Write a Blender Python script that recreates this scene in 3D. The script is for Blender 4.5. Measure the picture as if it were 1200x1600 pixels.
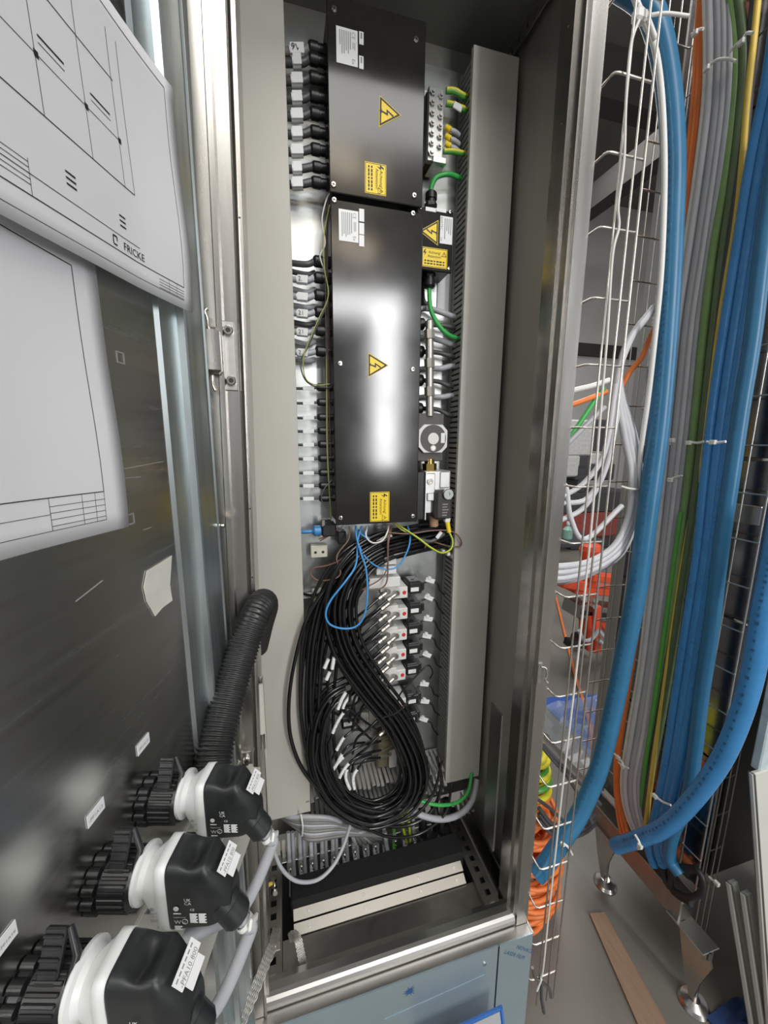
import bpy, math, random
from mathutils import Vector as V, Matrix
random.seed(7)
S = bpy.context.scene
for o in list(bpy.data.objects): bpy.data.objects.remove(o)
C = S.collection
# ---------------------------------------------------------------- camera (ultra-wide phone lens, eye 1.5 m above the floor)
EYE = 1.5
F = 600.0
def cam_basis():
    up = -V((582-600, 4150-800, F)).normalized()
    xd = V((2887-600, 713-800, F)); xd = (xd - up*xd.dot(up)).normalized()
    yd = up.cross(xd)
    if yd.z < 0: yd = -yd
    return xd, yd, up
XD, YD, UP = cam_basis()
def vec(cx, cy, cz):
    c = V((cx, cy, cz)); return V((c.dot(XD), c.dot(YD), c.dot(UP)))
cam = bpy.data.objects.new('camera', bpy.data.cameras.new('camera')); C.objects.link(cam)
r_, d_, f_ = vec(1,0,0), vec(0,1,0), vec(0,0,1)
cam.matrix_world = Matrix(((r_.x,-d_.x,-f_.x,0),(r_.y,-d_.y,-f_.y,0),(r_.z,-d_.z,-f_.z,EYE),(0,0,0,1)))
cam.data.sensor_fit = 'VERTICAL'; cam.data.sensor_height = 36; cam.data.lens = F/1600*36
cam.data.clip_start = 0.02; cam.data.clip_end = 100
S.camera = cam
S.view_settings.view_transform = 'Standard'; S.view_settings.look = 'None'
S.view_settings.exposure = -0.55; S.view_settings.gamma = 1; S.view_settings.use_curve_mapping = False
# ---------------------------------------------------------------- light: daylight of the open hall + its lamps
W = bpy.data.worlds.new('hall_daylight'); S.world = W; W.use_nodes = True
bg = W.node_tree.nodes['Background']; bg.inputs[0].default_value = (.95,.98,1,1); bg.inputs[1].default_value = .38
def area(name, loc, aim, sx, sy, power, col=(1,1,1)):
    L = bpy.data.lights.new(name, 'AREA'); L.shape = 'RECTANGLE'; L.size = sx; L.size_y = sy; L.energy = power; L.color = col
    o = bpy.data.objects.new(name, L); C.objects.link(o); o.location = loc
    o.rotation_euler = (V(aim)-V(loc)).to_track_quat('-Z','Y').to_euler()
    return o
area('hall_window_light', (1.8,-5.0,2.35), (.4,.8,1.4), .42, 2.6, 160)          # tall window behind the viewer
area('hall_transom_light', (1.3,-5.0,3.75), (.4,.8,1.4), 1.5, .35, 60)
area('hall_gate_light', (5.6,-2.6,3.0), (.3,.8,1.2), 2.6, 2.6, 80, (.97,.98,1))
area('hall_ceiling_light', (.6,-2.2,5.0), (.25,.7,0.9), 3.2, 1.6, 150, (1,.98,.94))
for x,z in ((.75,6.5),(1.12,6.4),(1.4,6.35),(1.85,6.25),(.45,5.15),(.92,5.1),(1.35,5.05),(1.68,5.0)):
    area('hall_lamp_light', (x,-6.0,z), (.2,.8,1.2), .26, .26, 5, (1,.84,.62))
area('hall_rear_light', (2.9,3.4,5.2), (2.2,3.2,0), 2.6, 2.6, 260, (1,.98,.95))
# ---------------------------------------------------------------- placing helpers
def ray(px, py):
    return vec((px-600)/F, (py-800)/F, 1)
def at(px, py, Y=None, X=None, Z=None):
    d = ray(px, py)
    if Y is not None: t = Y/d.y
    elif X is not None: t = X/d.x
    else: t = (Z-EYE)/d.z
    return V((d.x*t, d.y*t, d.z*t+EYE))
HINGE = V((-.085,.59,0)); DV = V((-.26,-.966,0)).normalized(); DN = V((.966,-.26,0)).normalized(); ZZ = V((0,0,1)); XX = V((1,0,0)); YY = V((0,1,0))
def D(s, z, n=0): return HINGE + DV*s + DN*n + ZZ*z          # a point on the open door: along it from the hinge, height, out of it
def atD(px, py, n=0):
    d = ray(px, py); t = (DN.dot(HINGE)+n)/DN.dot(d)
    p = d*t; q = p-HINGE; return q.dot(DV), p.z+EYE
# ---------------------------------------------------------------- mesh helpers
class G:
    def __init__(s): s.v=[]; s.f=[]; s.m=[]; s.s=[]
    def add(s, vs, fs, m=0, sm=False):
        b=len(s.v); s.v += [V(p) for p in vs]
        for f in fs: s.f.append([i+b for i in f]); s.m.append(m); s.s.append(sm)
        return s
    def box(s, c, d, R=None, m=0, bev=0):
        c=V(c); hx,hy,hz=d[0]/2,d[1]/2,d[2]/2
        T=(lambda p:c+(R@V(p))) if R is not None else (lambda p:c+V(p))
        if bev<=0:
            vs=[T((x*hx,y*hy,z*hz)) for x in(-1,1) for y in(-1,1) for z in(-1,1)]
            return s.add(vs,[(0,1,3,2),(4,6,7,5),(0,4,5,1),(2,3,7,6),(0,2,6,4),(1,5,7,3)],m)
        b=min(bev,hx*.95,hy*.95,hz*.95); vs=[]; ix={}
        for x in(-1,1):
            for y in(-1,1):
                for z in(-1,1):
                    for k in range(3):
                        p=[x*(hx-b),y*(hy-b),z*(hz-b)]; p[k]=(x*hx,y*hy,z*hz)[k]
                        ix[x,y,z,k]=len(vs); vs.append(T(p))
        fs=[]
        for sg in(-1,1):
            fs.append([ix[sg,a,b_,0] for a,b_ in((-1,-1),(1,-1),(1,1),(-1,1))][::sg])
            fs.append([ix[a,sg,b_,1] for a,b_ in((-1,-1),(-1,1),(1,1),(1,-1))][::sg])
            fs.append([ix[a,b_,sg,2] for a,b_ in((-1,-1),(1,-1),(1,1),(-1,1))][::sg])
        for a in(-1,1):
            for b_ in(-1,1):
                fs.append([ix[-1,a,b_,1],ix[1,a,b_,1],ix[1,a,b_,2],ix[-1,a,b_,2]])
                fs.append([ix[a,-1,b_,0],ix[a,1,b_,0],ix[a,1,b_,2],ix[a,-1,b_,2]])
                fs.append([ix[a,b_,-1,0],ix[a,b_,1,0],ix[a,b_,1,1],ix[a,b_,-1,1]])
                for z in(-1,1): fs.append([ix[a,b_,z,0],ix[a,b_,z,1],ix[a,b_,z,2]])
        return s.add(vs,fs,m)
    def tube(s, pts, r, n=8, m=0, closed=False, caps=True):
        pts=[V(p) for p in pts]; N=len(pts); rr=r if isinstance(r,(list,tuple)) else [r]*N
        tg=[]
        for i in range(N):
            a=pts[(i-1)%N] if (closed or i>0) else pts[i]; b=pts[(i+1)%N] if (closed or i<N-1) else pts[i]
            t=(b-a); tg.append(t.normalized() if t.length>1e-9 else V((0,0,1)))
        u=tg[0].orthogonal().normalized(); vs=[]
        for i in range(N):
            u=(u-tg[i]*u.dot(tg[i]))
            u=u.normalized() if u.length>1e-6 else tg[i].orthogonal().normalized()
            w=tg[i].cross(u)
            for k in range(n):
                a=2*math.pi*k/n; vs.append(pts[i]+(u*math.cos(a)+w*math.sin(a))*rr[i])
        fs=[]
        for i in range(N if closed else N-1):
            j=(i+1)%N
            for k in range(n): l=(k+1)%n; fs.append((i*n+k,i*n+l,j*n+l,j*n+k))
        s.add(vs,fs,m,n>4)
        if caps and not closed:
            s.add(vs[:n],[tuple(range(n))[::-1]],m); s.add(vs[-n:],[tuple(range(n))],m)
        return s
    def lathe(s, prof, o, ax, n=16, m=0, sm=True, caps=True, ph=0):
        o=V(o); ax=V(ax).normalized(); u=ax.orthogonal().normalized(); w=ax.cross(u)
        if abs(ax.z)<.9:
            w=(ZZ-ax*ax.z).normalized(); u=w.cross(ax)
        P=[]
        for r,h in prof:
            for k in range(n):
                a=2*math.pi*k/n+ph; P.append(o+ax*h+(u*math.cos(a)+w*math.sin(a))*r)
        for i in range(len(prof)-1):                                # every band its own vertices: crisp steps
            vs=P[i*n:(i+2)*n]; s.add(vs,[(k,(k+1)%n,n+(k+1)%n,n+k) for k in range(n)],m,sm)
        if caps:
            s.add(P[:n],[tuple(range(n))[::-1]],m); s.add(P[-n:],[tuple(range(n))],m)
        return s
    def prism(s, poly, o, ux, uy, d, m=0, sm=False):
        o=V(o); ux=V(ux); uy=V(uy); d=V(d); n=len(poly)
        a=[o+ux*p[0]+uy*p[1] for p in poly]; b=[p+d for p in a]
        flip=ux.cross(uy).dot(d)>0
        area_=sum(poly[i][0]*poly[(i+1)%n][1]-poly[(i+1)%n][0]*poly[i][1] for i in range(n))
        if area_<0: flip=not flip
        c1=tuple(range(n)); c2=tuple(range(n,2*n))
        fs=[c1[::-1] if flip else c1, c2 if flip else c2[::-1]]
        for i in range(n):
            j=(i+1)%n; q=(i,j,n+j,n+i); fs.append(q if flip else q[::-1])
        return s.add(a+b,fs,m,sm)
    def sheet(s, prof, o, ux, uy, d, th=.0015, m=0):                # a folded sheet: open polyline with thickness, pulled along d
        n=len(prof); P=[V((p[0],p[1])) for p in prof]; off=[]
        for i in range(n):
            t1=(P[i]-P[i-1]).normalized() if i>0 else None; t2=(P[i+1]-P[i]).normalized() if i<n-1 else None
            t=(t1+t2).normalized() if t1 is not None and t2 is not None and (t1+t2).length>1e-6 else (t1 or t2)
            off.append(P[i]+V((-t.y,t.x))*th)
        for i in range(n-1):
            s.prism([P[i],P[i+1],off[i+1],off[i]],o,ux,uy,d,m)
        return s
    def text(s, t, o, ux, uy, size, m=0, align='LEFT', off=0.0):
        vs,fs=glyphs(t,align); ux=V(ux).normalized(); uy=V(uy).normalized(); nn=ux.cross(uy)
        return s.add([V(o)+ux*p[0]*size+uy*p[1]*size+nn*off for p in vs],fs,m)
_gl={}
def glyphs(t, align):
    if (t,align) not in _gl:
        cu=bpy.data.curves.new('t','FONT'); cu.body=t; cu.align_x=align; cu.resolution_u=2
        o=bpy.data.objects.new('t',cu); C.objects.link(o)
        dg=bpy.context.evaluated_depsgraph_get(); me=bpy.data.meshes.new_from_object(o.evaluated_get(dg))
        _gl[t,align]=([(v.co.x,v.co.y) for v in me.vertices],[tuple(p.vertices) for p in me.polygons])
        bpy.data.objects.remove(o); bpy.data.curves.remove(cu); bpy.data.meshes.remove(me)
    return _gl[t,align]
MW={}
def put(o, label=None, cat=None, group=None, kind=None):
    if label: o['label']=label
    if cat: o['category']=cat
    if group: o['group']=group
    if kind: o['kind']=kind
    return o
def thing(name, label, cat, loc, R=None, group=None):
    o=bpy.data.objects.new(name,None); C.objects.link(o); o.empty_display_size=.02
    m=Matrix.Translation(V(loc)) @ (R.to_4x4() if R is not None else Matrix())
    o.matrix_world=m; MW[o]=m
    return put(o,label,cat,group)
def mk(name, g, mats, parent=None, label=None, cat=None, group=None, kind=None):
    if not isinstance(mats,(list,tuple)): mats=[mats]
    if parent is not None: m=MW[parent]
    else:
        xs=[p.x for p in g.v]; ys=[p.y for p in g.v]; zs=[p.z for p in g.v]
        m=Matrix.Translation(V(((min(xs)+max(xs))/2,(min(ys)+max(ys))/2,min(zs))))
    inv=m.inverted(); me=bpy.data.meshes.new(name)
    me.from_pydata([inv@p for p in g.v],[],g.f)
    for k in mats: me.materials.append(k)
    me.polygons.foreach_set('material_index',g.m); me.polygons.foreach_set('use_smooth',g.s); me.update()
    o=bpy.data.objects.new(name,me); C.objects.link(o)
    if parent is not None: o.parent=parent; MW[o]=m
    else: o.matrix_world=m; MW[o]=m
    return put(o,label,cat,group,kind)
def dup(root, M, label=None, group=None, skip=()):
    def go(o,p):
        c=o.copy(); C.objects.link(c); c.parent=p
        for ch in o.children:
            if ch.name.split('.')[0] not in skip: go(ch,c)
        return c
    r=go(root,None); r.matrix_world=M
    if label: r['label']=label
    if group: r['group']=group
    return r
def spl(pts, k=6, closed=False):
    P=[V(p) for p in pts]; n=len(P); out=[]
    for i in range(n if closed else n-1):
        if closed: a,b,c,d=P[i-1],P[i],P[(i+1)%n],P[(i+2)%n]
        else: a=P[i-1] if i else P[0]*2-P[1]; b=P[i]; c=P[i+1]; d=P[i+2] if i<n-2 else P[-1]*2-P[-2]
        for j in range(k):
            t=j/k; out.append(.5*((2*b)+(c-a)*t+(2*a-5*b+4*c-d)*t*t+(3*b-a-3*c+d)*t**3))
    if not closed: out.append(P[-1])
    return out
def basis(ux, uy):
    ux=V(ux).normalized(); uz=ux.cross(V(uy)).normalized(); uy=uz.cross(ux)
    return Matrix((ux,uy,uz)).transposed()
# ---------------------------------------------------------------- materials
def pm(name, col, rough=.5, metal=0, var=.12, scale=30, bump=0, stretch=(1,1,1), coat=0, spec=.5, trans=0, rvar=.1, emit=0, alpha=1, aniso=0):
    m=bpy.data.materials.new(name); m.use_nodes=True; nt=m.node_tree; b=nt.nodes['Principled BSDF']; L=nt.links.new
    tc=nt.nodes.new('ShaderNodeTexCoord'); mp=nt.nodes.new('ShaderNodeMapping'); mp.inputs['Scale'].default_value=stretch
    L(tc.outputs['Object'],mp.inputs[0])
    nz=nt.nodes.new('ShaderNodeTexNoise'); nz.inputs['Scale'].default_value=scale; nz.inputs['Detail'].default_value=5
    L(mp.outputs[0],nz.inputs['Vector'])
    rp=nt.nodes.new('ShaderNodeValToRGB'); e=rp.color_ramp.elements
    e[0].position=.3; e[1].position=.7
    e[0].color=(*[max(0,c*(1-var)) for c in col],1); e[1].color=(*[min(1,c*(1+var)) for c in col],1)
    L(nz.outputs['Fac'],rp.inputs[0]); L(rp.outputs[0],b.inputs['Base Color'])
    mr=nt.nodes.new('ShaderNodeMapRange'); mr.inputs[3].default_value=max(.02,rough-rvar*rough*2); mr.inputs[4].default_value=min(1,rough+rvar*rough*2)
    L(nz.outputs['Fac'],mr.inputs[0]); L(mr.outputs[0],b.inputs['Roughness'])
    b.inputs['Metallic'].default_value=metal; b.inputs['Specular IOR Level'].default_value=spec
    b.inputs['Coat Weight'].default_value=coat; b.inputs['Transmission Weight'].default_value=trans; b.inputs['Alpha'].default_value=alpha
    if aniso: b.inputs['Anisotropic'].default_value=aniso
    if bump:
        bp=nt.nodes.new('ShaderNodeBump'); bp.inputs['Strength'].default_value=bump; bp.inputs['Distance'].default_value=.002
        L(nz.outputs['Fac'],bp.inputs['Height']); L(bp.outputs[0],b.inputs['Normal'])
    if emit: b.inputs['Emission Color'].default_value=(*col,1); b.inputs['Emission Strength'].default_value=emit
    return m
steel=pm('brushed_stainless',(.56,.54,.51),.26,1,.05,9,.004,(8,8,.5))
steel_dark=pm('dull_stainless',(.36,.345,.32),.36,1,.06,8,.004,(6,6,.5))
steel_h=pm('stainless_rolled',(.50,.49,.47),.38,1,.06,7,.004,(.5,8,8))
door_m=pm('door_stainless',(.62,.615,.595),.25,1,.07,5,.015,(1.2,1.2,26),rvar=.15)
galv=pm('galvanised_sheet',(.66,.72,.73),.33,1,.1,14,.02,(6,6,.6))
zinc=pm('zinc_plate',(.50,.52,.51),.36,1,.09,20,.02)
chrome=pm('bright_nickel',(.74,.71,.66),.2,1,.04,12)
alu=pm('cast_aluminium',(.7,.7,.69),.42,.85,.08,60,.05)
white_metal=pm('white_valve_body',(.74,.74,.72),.4,0,.05,50)
beige=pm('grey_duct_plastic',(.50,.485,.435),.5,0,.04,6)
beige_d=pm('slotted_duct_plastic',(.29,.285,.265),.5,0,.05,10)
blackp=pm('black_plastic',(.014,.014,.015),.35,0,.3,40)
blackb=pm('black_cover_lacquer',(.020,.019,.018),.13,0,.2,6,.004,(2,2,2),rvar=.15,spec=.55)
rubber=pm('black_rubber',(.016,.016,.017),.5,0,.3,60)
tubem=pm('black_tube_polyurethane',(.010,.010,.011),.2,0,.3,60,spec=.6)
whitep=pm('white_plastic',(.80,.80,.78),.35,0,.04,20)
paper=pm('drawing_paper',(.72,.72,.74),.75,0,.03,6,.12)
labelm=pm('white_label',(.83,.84,.84),.45,0,.02,30)
yellow=pm('warning_yellow',(.92,.66,.015),.4,0,.04,30)
ink=pm('black_print',(.02,.02,.02),.5,0,.1,40)
inkg=pm('grey_print',(.28,.28,.28),.6,0,.1,40)
red=pm('red_button',(.65,.04,.03),.4,0,.1,40)
brass=pm('brass',(.72,.50,.16),.25,1,.08,50)
copper=pm('copper_brown',(.55,.30,.16),.35,1,.1,50)
green=pm('green_cable',(.05,.42,.09),.4,0,.08,40)
gy_g=pm('earth_green',(.10,.36,.06),.4,0,.08,40)
gy_y=pm('earth_yellow',(.75,.68,.05),.4,0,.08,40)
blue_w=pm('blue_wire',(.06,.30,.66),.4,0,.08,40)
brown_w=pm('brown_wire',(.20,.11,.085),.45,0,.1,40)
white_w=pm('white_wire',(.72,.70,.66),.45,0,.06,40)
greyc=pm('grey_cable',(.42,.43,.46),.38,0,.06,30)
greyl=pm('light_grey_cable',(.60,.60,.63),.36,0,.05,30)
pipem=pm('pipe_steel',(.60,.56,.50),.42,.85,.04,12)
side_m=pm('side_sheet',(.42,.405,.37),.38,.75,.06,6,.004,(6,6,.5))
strip_m=pm('strip_steel',(.46,.435,.39),.45,1,.06,14)
inner=pm('inner_sheet',(.30,.295,.265),.5,.45,.06,6)
greyc2=pm('shaded_warm_grey_cable',(.22,.217,.21),.42,0,.08,30)  # grey darkened so the colour holds the shade of the cabinet foot
blueh=pm('blue_hose',(.03,.16,.31),.33,0,.08,20)
blueh2=pm('bright_blue_hose',(.05,.25,.56),.28,0,.08,20)
orangec=pm('orange_cable',(.85,.22,.05),.42,0,.08,30)
olive=pm('olive_green_cable',(.20,.33,.11),.4,0,.08,30)
darkc=pm('dark_grey_cable',(.08,.08,.085),.4,0,.1,30)
yellowc=pm('yellow_cable',(.78,.55,.10),.4,0,.08,30)
foam=pm('black_foam',(.006,.006,.006),.95,0,.3,200,.3)
floorm=pm('concrete_floor',(.19,.18,.162),.45,0,.14,3,.04,spec=.4)
film=pm('protective_film',(.42,.52,.57),.32,.55,.08,4)
tiem=pm('cable_tie',(.78,.77,.73),.4,0,.04,40)
# ================================================================ the hall
def slab(name, c, d, mat, kind='structure'):
    return put(mk(name, G().box(c,d), mat), kind=kind)
slab('floor', (1.5,1.5,-.05), (24,20,.1), floorm)
wallm=pm('hall_wall_paint',(.52,.51,.49),.7,0,.05,2)
darkceil=pm('hall_ceiling_sheet',(.17,.165,.15),.6,0,.2,1.5)
slab('wall_back', (5,6.7,3.0), (18,.1,6), wallm)
slab('ceiling', (5,3.95,5.9), (18,5.4,.08), darkceil)
bp=pm('roof_beam_paint',(.04,.038,.035),.8)
put(mk('trim_1', G().box((4.2,3.95,4.72),(.22,5.4,.3)), bp), kind='structure')
put(mk('trim_2', G().box((5,4.4,5.6),(18,.25,.5)), bp), kind='structure')
put(mk('trim_3', G().box((7.4,3.95,4.72),(.22,5.4,.3)), bp), kind='structure')
put(mk('trim_4', G().box((5,6.60,3.3),(18,.08,.22)), bp), kind='structure')
# ================================================================ the cabinet
def zz(z): return z+EYE
cab=thing('control_cabinet','tall open stainless control cabinet with black boxes and hoses inside','cabinet',(.215,.78,0))
ZB,ZT=zz(-1.10),zz(.87)
XL,XR=-.10,.525; YF,YP,YB=.61,.935,.96
g=G().box(((XL+XR)/2,YP+.0015,(zz(-1.02)+zz(.81))/2),(XR-XL-.04,.003,zz(.81)-zz(-1.02))); mk('mounting_plate',g,zinc,cab)
g=G().box(((XL+XR)/2,YB,(ZB+ZT)/2),(XR-XL+.03,.002,ZT-ZB)); mk('rear_panel',g,inner,cab)
g=G().box((XR+.008,(.665+YB)/2,ZT/2),(.014,YB-.665,ZT)); mk('right_side_panel',g,side_m,cab)
g=G().box((XL-.012,(YF+YB)/2+.02,(ZB+ZT)/2),(.012,YB-YF-.04,ZT-ZB)); mk('left_side_panel',g,steel_dark,cab)
g=G().box(((XL+XR)/2,(YF+YB)/2,ZT+.006),(XR-XL+.05,YB-YF,.012)); mk('roof_panel',g,inner,cab)
# right front post: gasket lips, then the bright face
g=G()
g.sheet([(.4745,.665),(.4745,.632),(.479,.632),(.479,.612),(.4845,.612),(.4845,.605),(.511,.605),(.5135,.608),(.5135,.64),(.533,.664)],(0,0,ZB),XX,YY,(0,0,ZT-ZB),-.0016)
mk('right_front_post',g,steel,cab)
g=G().box((.4985,.6035,(zz(.70)+zz(.9))/2),(.010,.003,.13)); mk('post_tape',g,tiem,cab)
# keyhole bracket slots on the post
for z in (zz(.115),):
    for dx in (0,.010):
        k=G(); k.box((.4945+dx,.6045,z),(.0042,.001,.030)); k.lathe([(.0048,0),(.0048,.001)],(.4945+dx,.605,z+.016),(0,-1,0),10); mk('keyhole_slot',k,ink,cab)
for y,x in ((.64,.4875),(.80,.5175)):
    pass
for i in range(13):                                                   # rivet dots down the inner lip
    mk('lip_screw',G().lathe([(.0022,0),(.0016,.001)],(.4740,.645,zz(.66-.135*i)),(-1,0,0),8),chrome,cab)
g=G(); p=at(845,1052,Y=.600); g.box(p+V((-.002,.002,0)),(.010,.004,.046),bev=.001); g.tube(spl([p+V((.0,.0,.014)),p+V((.008,-.004,.012)),p+V((.010,-.006,-.004)),p+V((.007,-.006,-.012)),p+V((.012,-.008,-.018))],4),.0022,8); mk('latch_bracket',g,steel_h,cab)
# left front post, stepped stainless profile
g=G(); g.sheet([(-.101,.64),(-.101,.601),(-.097,.6005),(-.081,.6005),(-.079,.594),(-.074,.594),(-.072,.604),(-.054,.604),(-.052,.600),(-.050,.604),(-.050,.615),(-.045,.615),(-.045,.70)],(0,0,ZB),XX,YY,(0,0,ZT-ZB),-.0015)

for q in g.v: q.x+=.02*(q.z-EYE)
mk('left_front_post',g,steel,cab)
for z in (zz(.30),zz(-.10),zz(-.21)): mk('post_rivet',G().lathe([(.0016,0),(.0012,.001)],(-.0475+.02*(z-EYE),.6145,z),(0,-1,0),8),ink,cab)
# hinges on the left post
def hinge(z, dark=False):
    dx=.02*(z-EYE)
    h=mk('hinge',G().box((-.0655+dx,.6025,z),(.016,.004,.092),bev=.001),steel_dark if dark else steel_h,cab)
    for dz in (-.033,.033):
        b=G(); b.lathe([(.0066,0),(.0066,.0045),(.0055,.006),(.0032,.006),(.0030,.003)],(-.0655+dx,.6005,z+dz),(0,-1,0),14); b.lathe([(.0034,.0061),(.0034,.0064)],(-.0655+dx,.6005,z+dz),(0,-1,0),6,1,sm=False); mk('hinge_screw',b,[chrome,ink],h)  # flat dark disc paints the shade inside each hex socket
    k=G(); k.box((-.0875,.583,z+.002),(.030,.018,.058),bev=.004); mk('hinge_knuckle',k,steel,h)
    k=G(); k.lathe([(.0055,-.048),(.0055,.046)],(-.097,.583,z),(0,0,1),12); mk('hinge_sleeve',k,steel_h,h)
    k=G(); k.lathe([(.003,-.068),(.003,.052)],(-.097,.583,z),(0,0,1),10); k.lathe([(.0045,-.070),(.0045,-.067)],(-.097,.583,z),(0,0,1),10)
    k.tube([(-.097,.583,z+.05),(-.101,.578,z+.058),(-.106,.574,z+.064)],.0024,8)
    k.tube(spl([(-.086,.580,z+.03),(-.086,.578,z+.04),(-.088,.576,z+.048),(-.085,.577,z+.052)],4),.0024,8)
    k.tube(spl([(-.085,.580,z-.03),(-.085,.578,z-.042),(-.082,.576,z-.05)],4),.0024,8); mk('hinge_pin',k,chrome,h)
hinge(zz(.118)); hinge(zz(-.555),True)
# roof rail with square holes, floor rails with square holes
def rail(name, x0, x1, y0, y1, z, side):
    g=G(); n=10; w=x1-x0; st=(y1-y0)/n; hs=.0065
    for i in range(n):
        ya=y0+st*i; yc=ya+st/2; xm=(x0+x1)/2
        for (xa,xb,y_,yb) in ((x0,xm-hs,ya,ya+st),(xm+hs,x1,ya,ya+st),(xm-hs,xm+hs,ya,yc-hs),(xm-hs,xm+hs,yc+hs,ya+st)):
            g.box(((xa+xb)/2,(y_+yb)/2,z),(xb-xa,yb-y_,.002))
    for xx in (x0,x1): g.box((xx,(y0+y1)/2,z-.012),(.002,y1-y0,.024))
    return mk(name,g,steel_dark,cab)
rail('floor_rail',.428,.466,.632,.90,zz(-1.085),1)
rail('floor_rail',-.078,-.042,.632,.90,zz(-1.085),-1)
g=G(); n=9; y0,y1=.64,.90; st=(y1-y0)/n; za,zb=zz(.812),zz(.842)
for i in range(n):
    ya=y0+st*i; yc=ya+st/2; zm=(za+zb)/2; hs=.0055
    for (z0,z1,p,q) in ((za,zm-hs,ya,ya+st),(zm+hs,zb,ya,ya+st),(zm-hs,zm+hs,ya,yc-hs),(zm-hs,zm+hs,yc+hs,ya+st)):
        g.box((.513,(p+q)/2,(z0+z1)/2),(.002,q-p,z1-z0))
g.box((.519,(y0+y1)/2,zb),(.014,y1-y0,.002)); mk('roof_rail',g,steel,cab)
# bottom: tray sheet, sill, sealing strips, black foam, pit
g=G().box((.195,.668,zz(-1.100)),(.47,.085,.003)); mk('gland_plate',g,steel_dark,cab)
g=G(); g.sheet([(.652,zz(-1.086)),(.636,zz(-1.077)),(.620,zz(-1.0735)),(.613,zz(-1.075)),(.608,zz(-1.079)),(.605,zz(-1.085)),(.604,zz(-1.092)),(.606,zz(-1.098)),(.622,zz(-1.100))],(-.080,0,0),YY,ZZ,(.560,0,0),.002)
mk('front_sill',g,steel_h,cab)
for i,(y,z,tilt) in enumerate(((.7185,-1.090,.5),(.7365,-1.0745,1.0))):
    R=Matrix.Rotation(.44+tilt*.02,3,'X'); s_=mk('sealing_strip',G().box((.197,y,zz(z)),(.425,.021,.003),R,bev=.0006),strip_m,cab)
    for x in (.02,.15,.29,.385):
        mk('strip_screw',G().lathe([(.0035,0),(.0032,.0018),(.0018,.0018),(.0016,.001)],V((x,y,zz(z)))+R@V((0,0,.0015)),R@V((0,0,1)),10),chrome,s_)
g=G().box((.20,.775,zz(-1.075)),(.44,.058,.05),bev=.004); mk('sealing_foam',g,foam,cab)
g=G().box((.205,.80,zz(-1.19)),(.60,.36,.004)); mk('floor_panel',g,foam,cab)
g=G().box((.445,.80,zz(-1.13)),(.012,.30,.06)); mk('floor_angle',g,steel_dark,cab)
for y in (.645,.655,.66):
    pass
# ledge and plinth
g=G().box((.215,.588,zz(-1.088)),(.62,.055,.003)); 
mk('plinth_ledge',G().box((.208,.602,zz(-1.103)),(.616,.038,.003)),steel_h,cab)
def film_panel(x0,x1,y,z0,z1):
    g=G(); g.box(((x0+x1)/2,y,(z0+z1)/2),(x1-x0,.003,z1-z0)); return g
pl=mk('plinth_panel',film_panel(-.058,.423,.583,.0,zz(-1.100)),film,cab)
p2=mk('plinth_panel',film_panel(.427,.512,.583,.0,zz(-1.100)),film,cab)
mk('plinth_panel',film_panel(-.10,-.062,.583,.0,zz(-1.100)),steel_dark,cab)
mk('plinth_side',G().box((.513,.77,zz(-1.100)/2),(.003,.37,zz(-1.100))),steel,cab)
mk('plinth_screw',G().lathe([(.004,0),(.004,.002),(.002,.002)],at(757,1506,Y=.5814),(0,-1,0),12),chrome,pl)
filmink=pm('film_print',(.03,.10,.26),.5,0,.1,30)
g=G(); c0=at(640,1549,Y=.5812)
for k in range(14):
    a=k*2*math.pi/14+.1; l=.018*(.6+.4*((k*7)%5)/4); d=V((math.cos(a),0,math.sin(a))); w=V((-d.z,0,d.x))*.0011
    g.add([c0+w*2,c0-w*2,c0+d*l],[(0,1,2)])
g.lathe([(.006,0),(.006,.0002)],c0,(0,-1,0),12); mk('film_mark',g,filmink,pl)
g=G(); a=at(600,1594,Y=.5812); b=at(757,1524,Y=.5812); 
dv=(b-a); g.box((a+b)/2,(dv.length,.0006,.004),basis(dv,YY)); mk('film_mark',g,pm('film_seam',(.28,.38,.44),.4,.3),pl)
g=G(); o=at(806,1480,Y=.5812); q=V((.80,0,-.60)); qn=V((.60,0,.80))
g.text('NOVACEL',at(806,1482,Y=.5812),q,qn,.0135); g.text('LASER FILM',at(787,1490,Y=.5812),q,qn,.0135); mk('film_print',g,filmink,p2)
# ================================================================ the open door
zd0,zd1=zz(-1.10),zz(.88)
door=thing('cabinet_door','open stainless cabinet door on the left carrying drawings and plug connectors','door',D(.3,zd0))
mk('door_panel',G().prism([(.13,0),(.80,0),(.80,-.012),(.13,-.012)],HINGE+ZZ*zd0,DV,DN,(0,0,zd1-zd0)),door_m,door)
g=G(); g.prism([(.131,0),(.126,.003),(.094,.004),(.092,.011),(.0895,.012),(.0885,.0095),(.043,.0095),(.0405,.011),(.039,.011),(.039,-.012),(.131,-.012)],HINGE+ZZ*zd0,DV,DN,(0,0,zd1-zd0)); mk('door_edge_profile',g,galv,door)
st_=mk('gasket_strip',G().prism([(.0388,.004),(.022,.000),(.022,-.012),(.0388,-.012)],HINGE+ZZ*zd0,DV,DN,(0,0,zd1-zd0)),pm('dark_gasket',(.05,.06,.058),.5,.4),door)
g=G()
for i in range(60):
    z=zd0+.03+i*.0325; g.lathe([(.0022,0),(.0022,.0004)],D(.031,z,.0024),DN,8)
mk('perforation',g,labelm,door,kind='stuff')
k=G(); p=D(.034,zz(-.112),.004); k.lathe([(.0055,0),(.0055,.006)],p,DN,6,sm=False); k.lathe([(.003,.006),(.003,.012)],p,DN,10); mk('door_bolt',k,chrome,door)
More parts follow.
